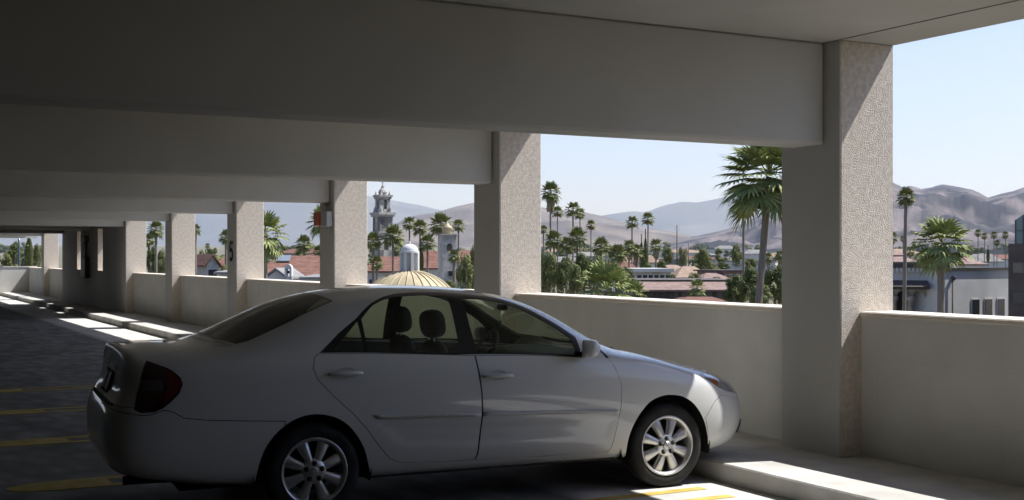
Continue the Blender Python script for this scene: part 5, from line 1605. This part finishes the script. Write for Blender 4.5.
# right view: arcaded white building, its blank wing, brown office block
def arcade():
    Z = 92
    e, W_, h, m = bld('arcaded_building', 855, 948, Z, 'white mission-style building with round arches behind the slender palm', 'building', -.31); e.scale = (.95, 1, 1)
    x = lambda p: (p - 901.5) * m
    zt = h(267.5)
    arcs = [(893.5, 6.2), (903.7, 0), (902, 5.6), (918.5, 6.2)]
    cs = [x(886.5), x(902.3), x(918.3)]; r = 5.6 * m; zs = h(296.5)
    g = MB(); yb = .9
    g.box(x(855), cs[0] - r, 0, yb, 0, zt)
    for a, b in zip(cs[:-1], cs[1:]): g.box(a + r, b - r, 0, yb, 0, zt)
    g.box(cs[-1] + r, x(948), 0, yb, 0, zt)
    n = 16
    for c in cs:
        for k in range(n):
            a0, a1 = PI * k / n, PI * (k + 1) / n
            vs = [(c + r * math.cos(a0), 0, zs + r * math.sin(a0)), (c + r * math.cos(a1), 0, zs + r * math.sin(a1)), (c + r * math.cos(a1), 0, zt), (c + r * math.cos(a0), 0, zt)]
            vs += [(q[0], yb, q[2]) for q in vs]
            g.add(vs, [(0, 1, 2, 3), (0, 4, 5, 1), (7, 6, 5, 4)])
    g.build('arcade_wall', M['whitewall'], e)
    g = MB(); g.box(x(855), x(948), 1.6, 14, 0, h(270)); g.build('inner_wall', M['brownwall'], e, label='dark recess behind the arches')
    for c in cs:
        g = MB()
        for k in range(n):
            a0, a1 = PI * k / n, PI * (k + 1) / n; r2 = r + .16
            vs = [(c + q * math.cos(a), -.12, zs + q * math.sin(a)) for q, a in ((r, a0), (r, a1), (r2, a1), (r2, a0))]
            vs += [(q[0], .02, q[2]) for q in vs]
            g.add(vs, [(0, 1, 2, 3), (3, 2, 6, 7), (0, 4, 5, 1)])
        g.build('arch_molding', M['stone'], e)
    for a, b in zip(cs[:-1], cs[1:]):
        c = (a + b) / 2; g = MB(); g.lathe([(.2, 0), (.17, zs - .3), (.28, zs - .25), (.3, zs), (.3, zs + .02)], 12, Matrix.Translation((c, -.35, 0))); g.build('arcade_column', M['stone'], e)
    g = MB(); zb_ = h(287.5); g.box(x(880), x(929), -1.0, 0, zb_ - .12, zb_ + .12); vs = [(x(879), -1.2, zb_ + .1), (x(930), -1.2, zb_ + .1), (x(927), 0, zb_ + .55), (x(882), 0, zb_ + .55)]
    g.add(vs, [(0, 1, 2, 3)])
    g.build('canopy', M['brownwall'], e, label='dark tiled canopy over the arches')
    g = MB()
    for k in range(14):
        c = x(893 + k * 4.0); g.box(c - .11, c + .11, -.35, .02, zt - .32, zt - .02)
    g.build('eave_brackets', M['whitewall'], e)
    g = MB(); g.box(x(855), x(950), -.4, 14, zt, zt + .35); g.box(x(855), x(934), 2, 12, zt + .35, h(262)); g.build('roof', M['brownwall'], e, label='dark flat roof edge')
    g = MB()
    for c in (x(921), x(931)): g.tube([(c, .1, zt + .2), (c, .1, h(263))], .04, 6)
    g.tube([(x(921), .1, h(263)), (x(931), .1, h(263))], .04, 6); g.build('roof_rail', M['steel'], e)
    e, W_, h, m = bld('white_wing', 946, 1012, 91.7, 'blank white wing with a row of tall windows beside the brown block', 'building', .5)
    W_ = 7.3; x = lambda p: (p - 979) * W_ / 66
    g = MB(); g.box(-W_ / 2, W_ / 2, 0, 4, 0, h(269.8)); g.build('walls', M['whitewall'], e)
    g = MB(); g.box(-W_ / 2 - .05, W_ / 2 + .05, -.12, 4, h(269.8), h(267.5)); g.build('parapet_cap', M['darkbox'], e, label='dark roof edge')
    windows(e, [x(975.5), x(988.2), x(1000.6)], h(318), h(299.5), .74, 0)
    g = MB(); g.tube([(x(952), -.15, 0), (x(952), -.15, h(279))], .07, 8); g.lathe([(.11, h(280)), (.2, h(277)), (.12, h(275.5))], 10, Matrix.Translation((x(953), -.15, 0))); g.build('downpipe', M['brownwall'], e)
    e, W_, h, m = bld('brown_office_block', 1008, 1080, 76, 'dark brown office block with a blue glass upper storey at the right edge', 'building', -.40); e.scale = (.92, 1, 1)
    x = lambda p: (p - 1044) * m
    g = MB(); g.box(x(1008), x(1080), 0, 16, 0, h(243.5)); g.build('walls', M['brownwall'], e)
    for (ya, yb_) in ((262.5, 273), (293, 303)):
        for k in range(5): windows(e, [x(1018 + 13 * k)], h(yb_), h(ya), 10.5 * m, 0, frame='brownwall')
    g = MB(); xa, xb = x(1015.5), x(1080)
    vs = [(xa, 0, h(243.5)), (xb, 0, h(243.5)), (xb, 0, h(206)), (x(1023), 0, h(214.5)), (xa, 0, h(219.5))]
    vs += [(p[0], 10, p[2]) for p in vs]; g.add(vs, [(0, 1, 2, 3, 4), (9, 8, 7, 6, 5), (0, 4, 9, 5), (4, 3, 8, 9), (3, 2, 7, 8)]); g.build('glass_storey', M['blueglass'], e, label='blue glass upper storey')
    g = MB()
    for p in (1015.5, 1023.5, 1036, 1050): g.box(x(p) - .05, x(p) + .05, -.08, .02, h(243.5), h(219.5 if p < 1020 else 215))
    g.box(xa, xb, -.08, .02, h(231), h(230.3)); g.build('mullions', M['darkbox'], e)
arcade()
house('roofs_behind', 885, 925, 256.5, 264, 150, 'pinktile', 'pinkish tiled roofs behind the arcaded building', 14, nwin=3)
house('roofs_behind', 930, 985, 256, 264, 160, 'pinktile', 'wide pinkish roof behind the broad palm', 14, nwin=5)
house('roofs_behind', 884, 905, 249.5, 255, 210, 'pinktile', 'smaller pink roof stepped up behind the slender palm', 12, nwin=2)
# dry pale field with low fence seen through the end opening
